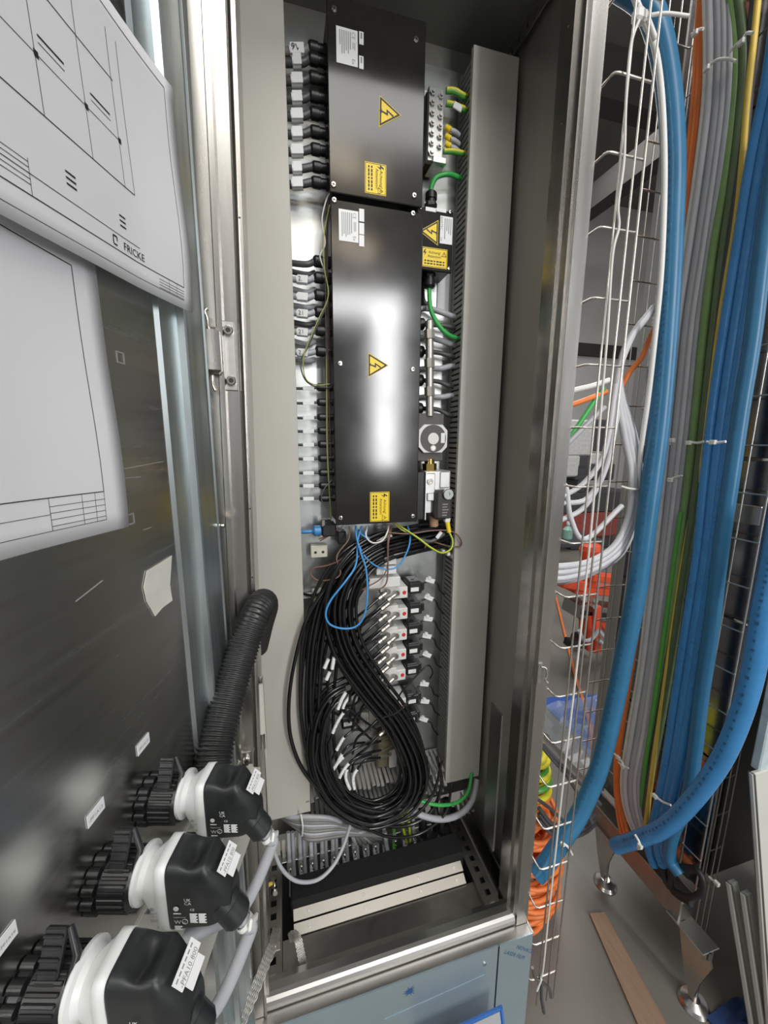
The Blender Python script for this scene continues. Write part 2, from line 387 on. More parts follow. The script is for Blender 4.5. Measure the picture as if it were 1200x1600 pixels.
# scratches of pencil on the door
g=G()
for (a,b) in (((180,735),(255,721)),((118,940),(160,907)),((224,828),(236,824)),((185,748),(220,745))):
    s1,z1=atD(*a); s2,z2=atD(*b); p,q=D(s1,z1,.0003),D(s2,z2,.0003); g.tube([p,q],.0004,4)
mk('pencil_line',g,inkg,door)
for (x,y) in ((188,559),(204,811)):
    s1,z1=atD(x,y); g=G(); 
    for (da,db,w,h) in ((0,.0045,.010,.0012),(0,-.0045,.010,.0012),(.0045,0,.0012,.010),(-.0045,0,.0012,.010)): g.box(D(s1+da,z1+db,.0003),(w,.0004,h),basis(DV,DN))
    mk('clip_mark',g,inkg,door)
# ---- papers
def curl_sheet(name, s0, s1, z0, z1, label, n0, wob, skew, extra):
    nx,nz=22,14; g=G(); vs=[]
    def pt(u,w,k=0):
        s=s0+(s1-s0)*u; z=z0+(z1-z0)*w+skew*(1-u)
        edge=max(0,(.28-u)/.28); n=n0+.0015+wob*(math.sin(u*5+w*3)+math.sin(w*7-u*2)*.6+1.6)*(.3+edge)+.004*edge**2*(1-w)
        return D(s,z,n+k)
    for k in (0,-.0003):
        for i in range(nx+1):
            for j in range(nz+1): vs.append(pt(i/nx,j/nz,k))
    N=(nx+1)*(nz+1); fs=[]
    for i in range(nx):
        for j in range(nz):
            a=i*(nz+1)+j; q=(a,a+1,a+nz+2,a+nz+1); fs.append(q); fs.append(tuple(N+t for t in q[::-1]))
    bd=[(i*(nz+1)) for i in range(nx+1)]+[nx*(nz+1)+j for j in range(1,nz+1)]+[i*(nz+1)+nz for i in range(nx-1,-1,-1)]+[j for j in range(nz-1,0,-1)]
    for a,b in zip(bd,bd[1:]+bd[:1]): fs.append((a,b,b+N,a+N))
    g.add(vs,fs,0,True)
    t=thing(name,label,'paper',D((s0+s1)/2,z0,n0)); mk('sheet',g,paper,t)
    pr=G()
    def line(u1,w1,u2,w2,wd=.0007):
        k=max(1,int(abs(u2-u1)*14+abs(w2-w1)*10)); P=[pt(u1+(u2-u1)*i/k,w1+(w2-w1)*i/k,.0003) for i in range(k+1)]
        for a,b in zip(P,P[1:]):
            w=(b-a).cross(DN).normalized()*wd/2; pr.add([a+w,b+w,b-w,a-w],[(0,1,2,3)])
    def txt(s_,u,w,size,m=0):
        o=pt(u,w,.0005); vs,f=glyphs(s_,'LEFT')
        ps=[]
        for x,y in vs:
            uu=u+(-x*size)/(s1-s0); ww=w+y*size/(z1-z0); ps.append(pt(uu,ww,.0005))
        pr.add(ps,f)
    extra(line,txt); mk('drawing_print',pr,ink,t,kind='stuff'); return t
def top_sheet(line,txt):
    line(.05,.10,.95,.10); line(.05,.10,.05,.95); line(.05,.95,.95,.95); line(.95,.95,.95,.10)
    line(.05,.04,.95,.04,.0004); line(.26,.16,.95,.16,.0005)
    line(.30,.72,.95,.72); line(.30,.52,.95,.52,.0005); line(.26,.36,.95,.36)
    for u in (.26,.30,.42,.56,.72): line(u,.36,u+.01,.88,.0005)
    for u in (.33,.48): line(u,.58,u+.07,.58,.0012); line(u,.56,u+.07,.56,.0005)
    for u,w in ((.30,.52),(.42,.52),(.56,.52),(.56,.72)): line(u-.006,w,u+.006,w,.004)
    for k in range(5): line(.62,.13+.015*k,.95,.13+.015*k,.0004)
    for u in (.62,.7,.8): line(u,.10,u,.20,.0004)
    for k in range(4): line(.05,.045+.012*k,.18,.045+.012*k,.0004)
    for u in (.09,.13): line(u,.04,u,.10,.0004)
    txt('FRICKE',.335,.115,.0085); line(.375,.115,.36,.115,.0012); line(.375,.145,.36,.145,.0012); line(.375,.115,.375,.145,.0012); line(.36,.13,.36,.145,.0012)
    for k in range(3): line(.34,.20+.018*k,.315,.20+.018*k,.0012); line(.52,.21+.018*k,.49,.21+.018*k,.0012)
    for k in range(9): line(.66,.78-.012*k,.70,.78-.012*k,.0009)
def low_sheet(line,txt):
    line(.08,.16,.95,.16); line(.08,.16,.08,.95); line(.08,.95,.95,.95); line(.08,.05,.95,.05,.0004); line(.08,.05,.08,.16,.0004)
    line(.42,.60,.95,.60); line(.42,.60,.42,.85); line(.42,.85,.95,.85)
    line(.53,.80,.60,.74,.004)
    for k in range(4): line(.08,.065+.022*k,.24,.065+.022*k,.0004)
    for u in (.11,.15,.24,.4): line(u,.05,u,.16,.0004)
    line(.24,.105,.40,.105,.0004)
    txt('Reserve',.62,.33,.0065); txt('Halter',.93,.32,.0065); txt('Förderung',.98,.285,.0065); txt('"statisch"',.98,.25,.0065); txt('CRS',.94,.215,.0065)
curl_sheet('drawing_sheet',.094,.391,zz(.123),zz(.333),'large white technical drawing at the top of the door, titled Fricke',.012,.0022,.017,top_sheet)
curl_sheet('drawing_sheet',.216,.513,zz(-.066),zz(.145),'white technical drawing hanging lower on the door, partly under another sheet',.0005,.0013,-.008,low_sheet)
g=G(); pts=[atD(*p) for p in ((267,868),(248,880),(228,892),(223,918),(228,940),(241,963),(252,950),(268,938),(264,915))]
g.prism([(s,z) for s,z in pts],HINGE+DN*.0006,DV,ZZ,DN*.0006); mk('masking_tape',g,pm('crepe_tape',(.66,.65,.58),.8,0,.05,60,.2),label='torn piece of pale masking tape stuck on the dark door',cat='tape')
for (a,b,c,d_),lab,tx in ((((213,1168),(231,1142),(231,1150),(214,1176)),'small white label on the door, nearest the hinge','-PF1A10'),(((134,1278),(160,1243),(160,1254),(135,1290)),'small white label on the door, middle of three','-PF1A13'),(((-10,1476),(22,1437),(22,1452),(-8,1494)),'white label at the left edge of the picture, on the door','-PF1A16')):
    s1,z1=atD(*a); s2,z2=atD(*b); s3,z3=atD(*c); zt=(z1+z2)/2; zb=zt-.011; t=thing('door_label',lab,'label',D((s1+s2)/2,zb,0)); g=G()
    g.prism([(s1,zb),(s2,zb),(s2,zt),(s1,zt)],HINGE+DN*.0004,DV,ZZ,DN*.0005); mk('sticker',g,labelm,t)
    g=G(); g.text(tx,D(max(s1,s2)-.001,zb+.0035,.0012),-DV,ZZ,.0052*abs(s1-s2)/.022); mk('lettering',g,inkg,t)
# ================================================================ cable ducts inside the cabinet
def duct(label, x0, x1, z0, z1, side_mats, y0=.86, y1=YP, slots=(True,True)):
    t=thing('cable_duct',label,'cable duct',((x0+x1)/2,y1,z0))
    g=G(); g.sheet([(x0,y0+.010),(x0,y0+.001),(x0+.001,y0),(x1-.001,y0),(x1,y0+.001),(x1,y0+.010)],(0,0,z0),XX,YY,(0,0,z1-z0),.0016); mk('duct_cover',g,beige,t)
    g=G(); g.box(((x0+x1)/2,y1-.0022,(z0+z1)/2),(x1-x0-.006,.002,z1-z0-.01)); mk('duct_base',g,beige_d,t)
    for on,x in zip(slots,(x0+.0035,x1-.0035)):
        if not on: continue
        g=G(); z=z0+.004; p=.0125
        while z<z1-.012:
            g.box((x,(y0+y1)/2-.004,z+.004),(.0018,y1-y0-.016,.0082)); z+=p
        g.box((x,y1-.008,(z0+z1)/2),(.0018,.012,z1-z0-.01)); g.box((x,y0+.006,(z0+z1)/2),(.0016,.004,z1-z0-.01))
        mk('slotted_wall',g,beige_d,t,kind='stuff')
    return t
duct('wide grey plastic duct cover running down the left of the open cabinet',-.068,.0365,zz(-.937),zz(.83),0)
duct('grey duct with slotted side wall on the right of the black boxes',.413,.5185,zz(-.95),zz(.80),0)
# fingers of the open duct across the foot of the plate
t=thing('slotted_duct','open grey slotted duct lying across the foot of the mounting plate','cable duct',(.2,YP,zz(-.97)))
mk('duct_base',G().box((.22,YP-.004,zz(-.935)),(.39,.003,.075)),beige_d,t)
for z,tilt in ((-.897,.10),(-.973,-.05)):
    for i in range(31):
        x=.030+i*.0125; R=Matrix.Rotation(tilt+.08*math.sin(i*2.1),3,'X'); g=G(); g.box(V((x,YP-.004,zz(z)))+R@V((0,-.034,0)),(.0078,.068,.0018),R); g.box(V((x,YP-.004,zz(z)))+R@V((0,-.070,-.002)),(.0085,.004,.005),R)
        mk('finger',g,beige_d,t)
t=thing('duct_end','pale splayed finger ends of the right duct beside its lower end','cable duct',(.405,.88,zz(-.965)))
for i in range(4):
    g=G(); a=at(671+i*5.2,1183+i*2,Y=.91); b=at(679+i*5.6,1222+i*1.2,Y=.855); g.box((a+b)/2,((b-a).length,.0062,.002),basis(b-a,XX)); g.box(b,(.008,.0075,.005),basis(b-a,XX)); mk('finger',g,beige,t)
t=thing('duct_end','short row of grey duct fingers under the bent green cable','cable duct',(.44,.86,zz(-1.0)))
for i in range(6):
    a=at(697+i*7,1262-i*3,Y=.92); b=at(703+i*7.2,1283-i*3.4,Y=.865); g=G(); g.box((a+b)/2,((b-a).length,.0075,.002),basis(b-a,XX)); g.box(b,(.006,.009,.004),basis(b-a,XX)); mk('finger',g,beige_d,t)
# ================================================================ black covered boxes
def fr(px, py, Y):                                                    # x,z on a plane
    p=at(px,py,Y=Y); return p.x,p.z
def lab_rect(name, parent, a, b, Y, m=labelm):
    x0,z1=fr(*a,Y); x1,z0=fr(*b,Y)
    return (x0,x1,z0,z1), mk(name,G().box(((x0+x1)/2,Y-.0004,(z0+z1)/2),(x1-x0,.0008,z1-z0)),m,parent)
def bars(g, x0,x1,z0,z1, rows, Y, vert=True, m=0, seed=1):            # lines too small to read
    rnd=random.Random(seed)
    for i in range(rows):
        f=rnd.uniform(.45,.95)
        if vert:
            w=(x1-x0)/rows; x=x1-w*(i+.5); g.box((x,Y,z1-(z1-z0)*f/2),(w*.42,.0002,(z1-z0)*f),m=m)
        else:
            h=(z1-z0)/rows; z=z1-h*(i+.5); g.box((x0+(x1-x0)*f/2,Y,z),((x1-x0)*f,.0002,h*.42),m=m)
def bolt_poly(g, c, ux, uz, s, m):
    P=[(-.05,.5),(.22,.5),(.06,.08),(.26,.08),(-.12,-.32),(-.02,-.36),(-.22,-.55),(-.26,-.26),(-.19,-.28),(.02,-.04),(-.2,-.04)]
    g.prism([(p[0]*s,p[1]*s) for p in P],c,ux,uz,ux.cross(uz)*-.0002 if False else V((0,-.0002,0)),m)
def tri_sign(parent, pts, Y, face, up):                               # warning triangle, pts pixel corners; up: the way its tip points
    P=[V(fr(*p,Y)) for p in pts]; c=sum(P,V((0,0)))/3; g=G()
    def ring(k): return [(c+(p-c)*k) for p in P]
    g.prism(ring(1.0),(0,Y,0),XX,ZZ,(0,-.0006,0),0); g.prism(ring(.93),(0,Y-.0006,0),XX,ZZ,(0,-.0002,0),1); g.prism(ring(.72),(0,Y-.0008,0),XX,ZZ,(0,-.0002,0),0)
    s=(P[0]-P[1]).length*.46; uz=V((up[0],0,up[1])); ux=V((up[1],0,-up[0]))
    P2=[(.1,.55),(-.22,-.02),(.04,-.02),(-.08,-.42),(-.18,-.36),(-.04,-.62),(.12,-.36),(.04,-.40),(.22,.1),(-.04,.1),(.26,.55)]
    g.prism([(p[0]*s,p[1]*s) for p in P2],V((c.x,Y-.001,c.y)),ux,uz,(0,-.0002,0),1)
    return mk('warning_triangle',g,[yellow,ink],parent)
def warn_label(parent, a, b, Y, rot):
    (x0,x1,z0,z1),o=lab_rect('warning_label',parent,a,b,Y,yellow); g=G(); w=x1-x0; h=z1-z0
    t=.0009
    for (cx,cz,dx,dz) in ((0,h/2-.0016,w-.002,t),(0,-h/2+.0016,w-.002,t),(w/2-.0016,0,t,h-.002),(-w/2+.0016,0,t,h-.002)): g.box(((x0+x1)/2+cx,Y-.0009,(z0+z1)/2+cz),(dx,.0002,dz))
    if rot: L,H=h,w; ux,uz=V((0,0,-1)),V((1,0,0)); o0=V((x0,Y-.0011,z1))
    else: L,H=w,h; ux,uz=V((1,0,0)),V((0,0,1)); o0=V((x0,Y-.0011,z0))
    for s,k in (('Achtung!',.70),('Attention!',.50)): g.text(s,o0+ux*L*.5+uz*H*k,ux,uz,H*.2,align='CENTER')
    for k,f in ((.32,.86),(.18,.86)):
        for j in range(7): g.box(o0+ux*(L*(.09+.12*j+.05))+uz*H*k,(L*.095*(1 if j%3 else .7),H*.07,.0003),basis(ux,uz))
    P=[(0,.55),(-.35,-.05),(0.02,-.05),(-.12,-.55),(.32,.12),(.0,.12),(.2,.55)]; s=H*.3
    g.prism([(p[0]*s,p[1]*s) for p in P],o0+ux*L*.12+uz*H*.72,ux,uz,(0,-.0002,0))
    c=o0+ux*L*.87+uz*H*.7; s=H*.15
    for q in range(3):
        a1=math.pi/2+q*2.094; a2=a1+2.094; p=c+(ux*math.cos(a1)+uz*math.sin(a1))*s; r=c+(ux*math.cos(a2)+uz*math.sin(a2))*s; g.tube([p,r],.0005,4)
    g.tube([c+uz*s*.5,c-uz*s*.1],.0005,4)
    mk('warning_print',g,ink,o); return o
def rating_label(parent, a, b, Y, seed):
    (x0,x1,z0,z1),o=lab_rect('rating_label',parent,a,b,Y); g=G(); w=x1-x0; h=z1-z0
    bars(g,x0+w*.12,x1-w*.30,z0+h*.08,z1-h*.08,6,Y-.001,True,seed=seed)
    g.text('CE',(x1-w*.28,Y-.001,z1-h*.06),-ZZ,XX,w*.24); g.text('Ex',(x1-w*.28,Y-.001,z0+h*.2),-ZZ,XX,w*.22)
    bars(g,x1-w*.26,x1-w*.1,z0+h*.3,z1-h*.35,2,Y-.001,True,seed=seed+1)
    mk('label_print',g,inkg,o)
def screw(parent, px, py, Y, r=.0052, name='cover_screw'):
    c=at(px,py,Y=Y); g=G(); g.lathe([(r,0),(r,.0018),(r*.8,.003),(r*.3,.0032)],c,(0,-1,0),14,0); 
    for a in (.4,.4+math.pi/2): g.box(c+V((0,-.0033,0)),(r*1.2,.0006,r*.28),Matrix.Rotation(a,3,'Y'),1)
    return mk(name,g,[chrome,ink],parent)
def jbox(label, x0,x1,z0,z1, Y):
    t=thing('junction_box',label,'electrical box',((x0+x1)/2,YP,z0))
    mk('box_body',G().box(((x0+x1)/2,(Y+.004+YP)/2,(z0+z1)/2),(x1-x0-.006,YP-Y-.004,z1-z0-.006),bev=.003),blackp,t)
    mk('box_cover',G().box(((x0+x1)/2,Y+.003,(z0+z1)/2),(x1-x0,.006,z1-z0),bev=.0015),blackb,t); return t
YBX=.845
b1=jbox('upper black lacquered box with screws, rating label and yellow lightning triangle',.112,.3035,zz(.4815),zz(.80),YBX)
for p in ((522,15),(650,63),(521,289),(647,306)): screw(b1,*p,YBX)
rating_label(b1,(525,40),(559,106),YBX,3)
for a,b in (((561,49),(568,71)),((561,87),(568,109))): 
    (x0,x1,z0,z1),o=lab_rect('marking_strip',b1,a,b,YBX); g=G(); bars(g,x0+.001,x1-.001,z0,z1-.002,1,YBX-.001,True); mk('label_print',g,inkg,o)
tri_sign(b1,((593,149),(592,199),(627,181)),YBX,0,(1,0)); warn_label(b1,(570,252),(603,307),YBX,True)
b2=jbox('tall lower black glossy box with washed-out lightning triangle in its middle',.113,.306,zz(-.183),zz(.470),YBX)
for p in ((522,313),(645,334),(531,568),(645,577),(532,809),(645,806)): screw(b2,*p,YBX)
rating_label(b2,(529,326),(560,380),YBX,5)
for a,b in (((561,326),(569,347)),((561,348),(569,367)),((561,367),(569,386))): lab_rect('marking_strip',b2,a,b,YBX)
tri_sign(b2,((575,551),(575,590),(607,571)),YBX,0,(1,0)); warn_label(b2,(578,769),(608,814),YBX,True)
# ================================================================ cable glands
def gland_geo(p, ax, s, cab_pts, cr, cmat, name='cable_gland', label='', group=None, wrap=None, body=blackp, mark=None, lf=2.45):
    """p: where it meets the box wall, ax: pointing away; s: size factor (radius of the nut)"""
    t=thing(name,label,'cable gland',p,group=group); ax=V(ax).normalized()
    g=G(); g.lathe([(s*1.12,0),(s*1.12,s*.55)],p,ax,6,sm=False); mk('lock_nut',g,body,t)
    g=G(); g.lathe([(s*.92,s*.55),(s*.92,s*lf*.45),(s*1.08,s*lf*.47),(s*1.08,s*lf*.85),(s*.9,s*lf*.95),(s*.62,s*lf)],p,ax,12); mk('dome_nut',g,body,t)
    g=G(); P=spl([V(p)+ax*s*lf*.9]+[V(q) for q in cab_pts],5); g.tube(P,cr,8); mk('cable',g,cmat,t)
    if wrap:
        u,ln=wrap; i=int(u*(len(P)-1)); a=P[i]; b=P[min(i+1,len(P)-1)]; d=(b-a).normalized(); g=G()
        g.lathe([(cr*1.15,-ln/2),(cr*1.35,-ln/2),(cr*1.35,ln/2),(cr*1.15,ln/2)],a,d,10)
        w=d.cross(V((0,-1,0))).normalized(); g.box(a+V((0,-cr*1.25,0)),(ln,.0012,cr*1.9+.003),basis(d,V((0,1,0))),bev=.0005); wo=mk('cable_label',g,labelm,t)
        if mark:
            g=G(); g.text(mark,a+V((-ln*.42,-cr*1.25-.0011,-cr*.7)),XX,ZZ,cr*2.0); mk('lettering',g,ink,wo)
    return t
ORD=['topmost','second','third','fourth','fifth','sixth','seventh','eighth','lowest']
for i,y in enumerate((84,101,130,158,185,213,240,267,291)):
    p=at(515,y-2,Y=.888); q=at(470,y-3,Y=.888); e=at(440,y-4,Y=.892)
    p.x=.116
    gland_geo(p,(-1,0,0),.0098 if i!=7 else .0092,[q,V((.02,.896,e.z))],.0075,darkc if i else greyc2,label='%s large black cable gland left of the upper black box'%ORD[i],group='glands of the upper box',
        wrap=(.62,(.026,.016,.021,.019,.022,.020,.023,.018,.021)[i]),mark=None if i else '9V',lf=3.7)
ORD6=['topmost','second','third','fourth','fifth','lowest']
for i,(y,cm,mk_) in enumerate(((413,darkc,None),(438,greyc,'2.10'),(465,greyc,None),(491,greyc,'212'),(520,greyc,'214'),(552,greyc,'2.1'))):
    p=at(516,y-2,Y=.89); p.x=.117; q=at(478,y,Y=.885); e=at(455,y-4,Y=.895)
    gland_geo(p,(-1,0,0),.0105,[q,V((.02,.9,e.z))],.0062,cm,label='%s big black cable gland left of the lower box, above the small ones'%ORD6[i],group='middle glands of the lower box',wrap=(.6,.022) if i else None,mark=mk_,lf=3.5)
for i,y in enumerate((426,452,479,505,533,562)):                     # grey cables that pass behind
    P=spl([at(492,y,Y=.915),at(478,y+3+2*math.sin(i*2),Y=.912),V((.015,.915,at(458,y-4,Y=.915).z))],5); put(mk('grey_cable',G().tube(P,.0058,8),greyc if i%3 else darkc),'%s cable running behind the big black glands into the left duct'%ORD6[i],'cable','cables behind the left glands')
for i,y in enumerate((607,630,653,674,695,717,739,759,779)):
    p=at(519,y-1,Y=.89); p.x=.117; q=at(482,y,Y=.888); e=at(458,y,Y=.895)
    gland_geo(p,(-1,0,0),.0078,[q,V((.02,.895,e.z))],.0030,darkc,label='%s small black cable gland of the lower row left of the tall box'%ORD[i],group='small glands of the lower box',wrap=(.55,.024),lf=4.6)
# bundle of thin core wires up the left side of the tall box
def wire(label, pts, mat, r=.0015, k=6, n=6, cat='wire', group=None, name='wire'):
    return put(mk(name,G().tube(spl(pts,k),r,n),mat),label,cat,group)
gyp=pm('green_yellow_thin',(.36,.37,.10),.4)
wire('thin yellow-green wire looping left of the tall black box',[at(515,320,Y=.87),at(506,370,Y=.865),at(507,420,Y=.862),at(513,462,Y=.86),at(497,500,Y=.862),at(482,535,Y=.866),at(474,560,Y=.868),at(477,590,Y=.87),at(492,601,Y=.87),at(516,600,Y=.872)],gyp,.0012)
wire('thin dark wire looping beside the yellow-green one',[at(514,470,Y=.868),at(500,500,Y=.868),at(482,540,Y=.872),at(470,565,Y=.874),at(475,590,Y=.874),at(490,603,Y=.874),at(517,606,Y=.876)],darkc)
wire('thin pale wire at the joint of the two black boxes',[at(519,298,Y=.872),at(510,312,Y=.868),at(503,345,Y=.868),at(508,380,Y=.866),at(500,400,Y=.866),at(506,420,Y=.87)],white_w)
for i,(y0,y1,mt) in enumerate(((300,600,darkc),(330,720,brown_w),(440,790,darkc),(480,810,gyp),(350,640,darkc))):
    wire('%s thin wire running down the left flank of the tall black box'%['outermost','second','third','fourth','innermost'][4-i],[at(513-i*1.2,y0,Y=.885),at(510+2*math.sin(i),(y0*2+y1)/3,Y=.88),at(514-i,(y0+2*y1)/3,Y=.88),at(517,y1,Y=.885)],mt,.0013,group='wires on the left flank of the tall box')
wire('thin grey wire curving out low on the left of the tall box',[at(519,749,Y=.872),at(506,765,Y=.866),at(502,780,Y=.866),at(510,792,Y=.868),at(520,789,Y=.875)],darkc,.0014)
# ================================================================ earth bar, small box, right-hand glands
t=thing('earth_bar','metal earthing bar with two columns of bolts, top right of the plate','earth bar',(.34,YP,zz(.52)))
xa,za=fr(673,250,.885); xb,zb=fr(693,128,.885); zb2=fr(690,137,.885)[1]
mk('bar',G().box(((xa+.3435)/2+.006,.893,(za+zb2)/2),(.034,.012,zb2-za),bev=.001),zinc,t); bx=((xa+.3435)/2+.006)
mk('bar_carrier',G().box((bx-.004,.917,(za+zb2)/2),(.028,.034,zb2-za-.004)),blackp,t)
for r in range(7):
    for c_ in range(2):
        z=zb2-.012-r*(zb2-za-.026)/6-c_*.003; g=G(); s=.0062 if not(r==6 and c_==0) else .008
        if r==6 and c_==1: continue
        g.lathe([(s,0),(s,.0045)],(bx-.009+c_*.018,.887,z),(0,-1,0),6,sm=False); g.lathe([(s*.55,.0045),(s*.5,.008)],(bx-.009+c_*.018,.887,z),(0,-1,0),8); mk('bolt',g,steel_h,t)
g=G(); x0,z1=fr(657,140,.9335); x1,z0=fr(668,232,.9335); g.box(((x0+x1)/2,.9328,(z0+z1)/2),(x1-x0,.0012,z1-z0)); mk('number_strip',g,labelm,t)
mk('din_foot',G().box(at(680,262,Y=.90),(.030,.05,.012),bev=.001),steel,t)
def gy_cable(label, pts, r, group=None, name='earth_cable'):
    t=thing(name,label,'cable',pts[0],group=group); P=spl(pts,6); mk('green_core',G().tube(P,r,8),gy_g,t)
    Q=[]; 
    for i in range(len(P)-1):
        a,b=P[i],P[i+1]; Q.append(a+V((0,-r*.55,r*.25)))
    Q.append(P[-1]+V((0,-r*.55,r*.25))); mk('yellow_stripe',G().tube(Q,r*.62,8),gy_y,t); return t
gy_cable('upper green-yellow earth cable from the bolt bar into the right duct',[at(697,142,Y=.885),at(710,143,Y=.883),at(722,150,Y=.885),at(733,155,Y=.895)],.0058)
gy_cable('green-yellow earth cable with white tag at the bolt bar',[at(697,162,Y=.885),at(709,165,Y=.883),at(722,170,Y=.885),at(733,176,Y=.895)],.0055)
gy_cable('lowest green-yellow earth cable leaving the bolt bar',[at(693,237,Y=.885),at(706,237,Y=.883),at(718,239,Y=.885),at(730,242,Y=.895)],.0050)
g=G(); c=at(715,167,Y=.876); g.box(c,(.020,.004,.013),Matrix.Rotation(.3,3,'Y'),bev=.001); put(mk('cable_tag',g,labelm),'crumpled white tag on the earth cable by the bolt bar','tag')
for i,y in enumerate((203,217,229)):
    t=thing('cable_lug','yellow insulated cable lug with grey wire, '+['upper','middle','lower'][i]+' of three on the bolt bar','cable lug',at(696,y,Y=.886))
    a,b=at(696,y-5,Y=.886),at(704,y,Y=.884); mk('lug_sleeve',G().tube([a,b],[.0052,.0058],8),yellow,t)
    mk('wire_end',G().tube(spl([b,at(711,y+3,Y=.884),at(717,y+8,Y=.89)],4),.0048,8),greyc,t)
# small black box with green cables
t=thing('small_junction_box','small black box with yellow triangle beside the right duct','electrical box',(.335,YP,zz(.33))); Yk=.872
x0,z1=fr(652,325,Yk); x1,z0=fr(706,421,Yk); z1=fr(680,326,Yk)[1]; z0=fr(680,424,Yk)[1]
mk('box_body',G().box(((x0+x1)/2,(Yk+.004+YP)/2,(z0+z1)/2),(x1-x0-.004,YP-Yk-.004,z1-z0-.004),bev=.003),blackp,t)
mk('box_lid',G().box(((x0+x1)/2,Yk+.003,(z0+z1)/2),(x1-x0,.006,z1-z0),bev=.002),blackb,t)
for p in ((657,325),(703,332),(656,411),(701,420)): screw(t,*p,Yk,.0035,'lid_screw')
for a,b in (((665,323),(681,332)),((682,325),(697,333))): lab_rect('marking_strip',t,a,b,Yk)
(q0,q1,q2,q3),o=lab_rect('maker_label',t,(688,337),(706,383),Yk-.0002); g=G(); g.text('BARTEC',(q0+.0035,Yk-.0012,q2+(q3-q2)*.54),ZZ,-XX,.0072) if False else g.text('BARTEC',(q0+.0012,Yk-.0012,q3-.002),-ZZ,XX,.0072)
g.text('CE',(q0+.0012,Yk-.0012,q2+.012),-ZZ,XX,.006); bars(g,q0+.009,q1-.002,q2+.004,q3-.004,4,Yk-.0011,True,seed=9); mk('lettering',g,inkg,o)
tri_sign(t,((685,344),(684,384),(655,361)),Yk-.0003,0,(-1,0)); warn_label(t,(659,385),(698,421),Yk,False)
def gl2(px,py,Y,ax,s,pts,cr,cm,label,group=None): return gland_geo(at(px,py,Y=Y),ax,s,pts,cr,cm,label=label,group=group)
gl2(673,324,.902,(0,0,1),.0125,[at(674,292,Y=.9),at(682,277,Y=.895),at(700,272,Y=.892),at(716,277,Y=.90),at(726,282,Y=.91)],.0052,green,'black gland with green cable on top of the small black box')
gl2(671,428,.895,(0,0,-1),.0125,[at(672,478,Y=.885),at(678,496,Y=.878),at(690,514,Y=.875),at(704,525,Y=.88),at(722,530,Y=.895)],.0052,green,'black gland with green cable beneath the small black box')
gl2(660,430,.925,(0,0,-1),.0095,[at(662,470,Y=.925),at(672,478,Y=.925)],.005,darkc,'black gland behind the green-cable gland under the small box')
g=G(); x0,z1=fr(653,278,.9335); x1,z0=fr(659,293,.9335); g.box(((x0+x1)/2,.933,(z0+z1)/2),(x1-x0,.001,z1-z0)); put(mk('yellow_sticker',g,pm('amber_sticker',(.85,.45,.02),.5)),'tiny amber sticker on the plate beside the upper box','sticker')
g=G(); x0,z1=fr(684,425,.9335); x1,z0=fr(700,490,.9335); g.box(((x0+x1)/2,.9325,(z0+z1)/2),(x1-x0,.0015,z1-z0)); put(mk('plate_label',g,paper),'white paper label on the plate under the small black box','label')
for i,y in enumerate((506,549,594,638)):
    p=at(652,y,Y=.90); p.x=.304
    gland_geo(p,(1,0,0),.0125,[at(684,y+2,Y=.905),at(700,y+4+i*2,Y=.905),at(716,y+8+i*2,Y=.91)],.0055,darkc,label='%s black gland right of the tall box, behind the steel pipe'%['topmost','second','third','lowest'][i],group='glands behind the steel pipe')
for i,(y,y2) in enumerate(((484,494),(529,538),(578,572),(622,618))):
    put(mk('grey_cable',G().tube(spl([at(650,y,Y=.915),at(668,y-2,Y=.912),at(690,y+(y2-y)*.4,Y=.90),at(706,y2,Y=.905),at(718,y2+4,Y=.915)],5),.0066,8),greyc),'%s grey cable crossing behind the steel pipe to the right duct'%['topmost','second','third','lowest'][i],'cable','grey cables behind the pipe')
# steel pipe with nuts
t=thing('steel_pipe','vertical steel pipe with three collars right of the tall box','pipe',at(671,648,Y=.872)); a,b=at(671,500,Y=.872),at(671.5,650,Y=.872)
mk('pipe',G().lathe([(.006,0),(.0092,.003),(.0092,(a-b).length)],a,(b-a),16),pipem,t)
for y in (523,527+41,527+85):
    g=G(); c0,c1=at(671,y-7.5,Y=.872),at(671.2,y+7.5,Y=.872); g.lathe([(.0085,0),(.0130,.0008),(.0130,(c0-c1).length-.0008),(.0085,(c0-c1).length)],c0,c1-c0,8,sm=False); mk('collar',g,pipem,t)
# round-dial valve, brass nut, cast block, coil
Yv=.862; t=thing('flow_valve','square silver-and-black valve with round dial below the steel pipe','valve',at(676,720,Y=Yv))
c=at(675.5,683,Y=Yv)
grey_p=pm('grey_brown_plastic',(.085,.078,.075),.5)
mk('valve_body',G().box(c+V((-.002,.034,-.001)),(.070,.05,.112),bev=.002),grey_p,t)
x0,z1=fr(655,663,Yv); x1,z0=fr(698,707,Yv); w=(x1-x0)/2; h=(z1-z0)/2; k=.013; cc=V(((x0+x1)/2,Yv,(z0+z1)/2))
oct_=[(-w+k,-h),(w-k,-h),(w,-h+k),(w,h-k),(w-k,h),(-w+k,h),(-w,h-k),(-w,-h+k)]
mk('face_plate',G().prism(oct_,cc,XX,ZZ,(0,.016,0)),white_metal,t)
g=G(); g.lathe([(w*.9,0),(w*.9,.001)],cc,(0,-1,0),32); g.lathe([(w*.38,.001),(w*.38,.0018)],cc,(0,-1,0),24,1); g.lathe([(w*.19,.001),(w*.19,.0024)],cc+V((0,0,-h*.68)),(0,-1,0),16,1); g.lathe([(w*.10,.0024),(w*.10,.0030)],cc+V((0,0,-h*.68)),(0,-1,0),12,2)
g.box(cc+V((w*.68,-.0012,h*.05)),(w*.28,.0008,h*.72),m=3); mk('dial',g,[grey_p,white_metal,chrome,labelm],t)
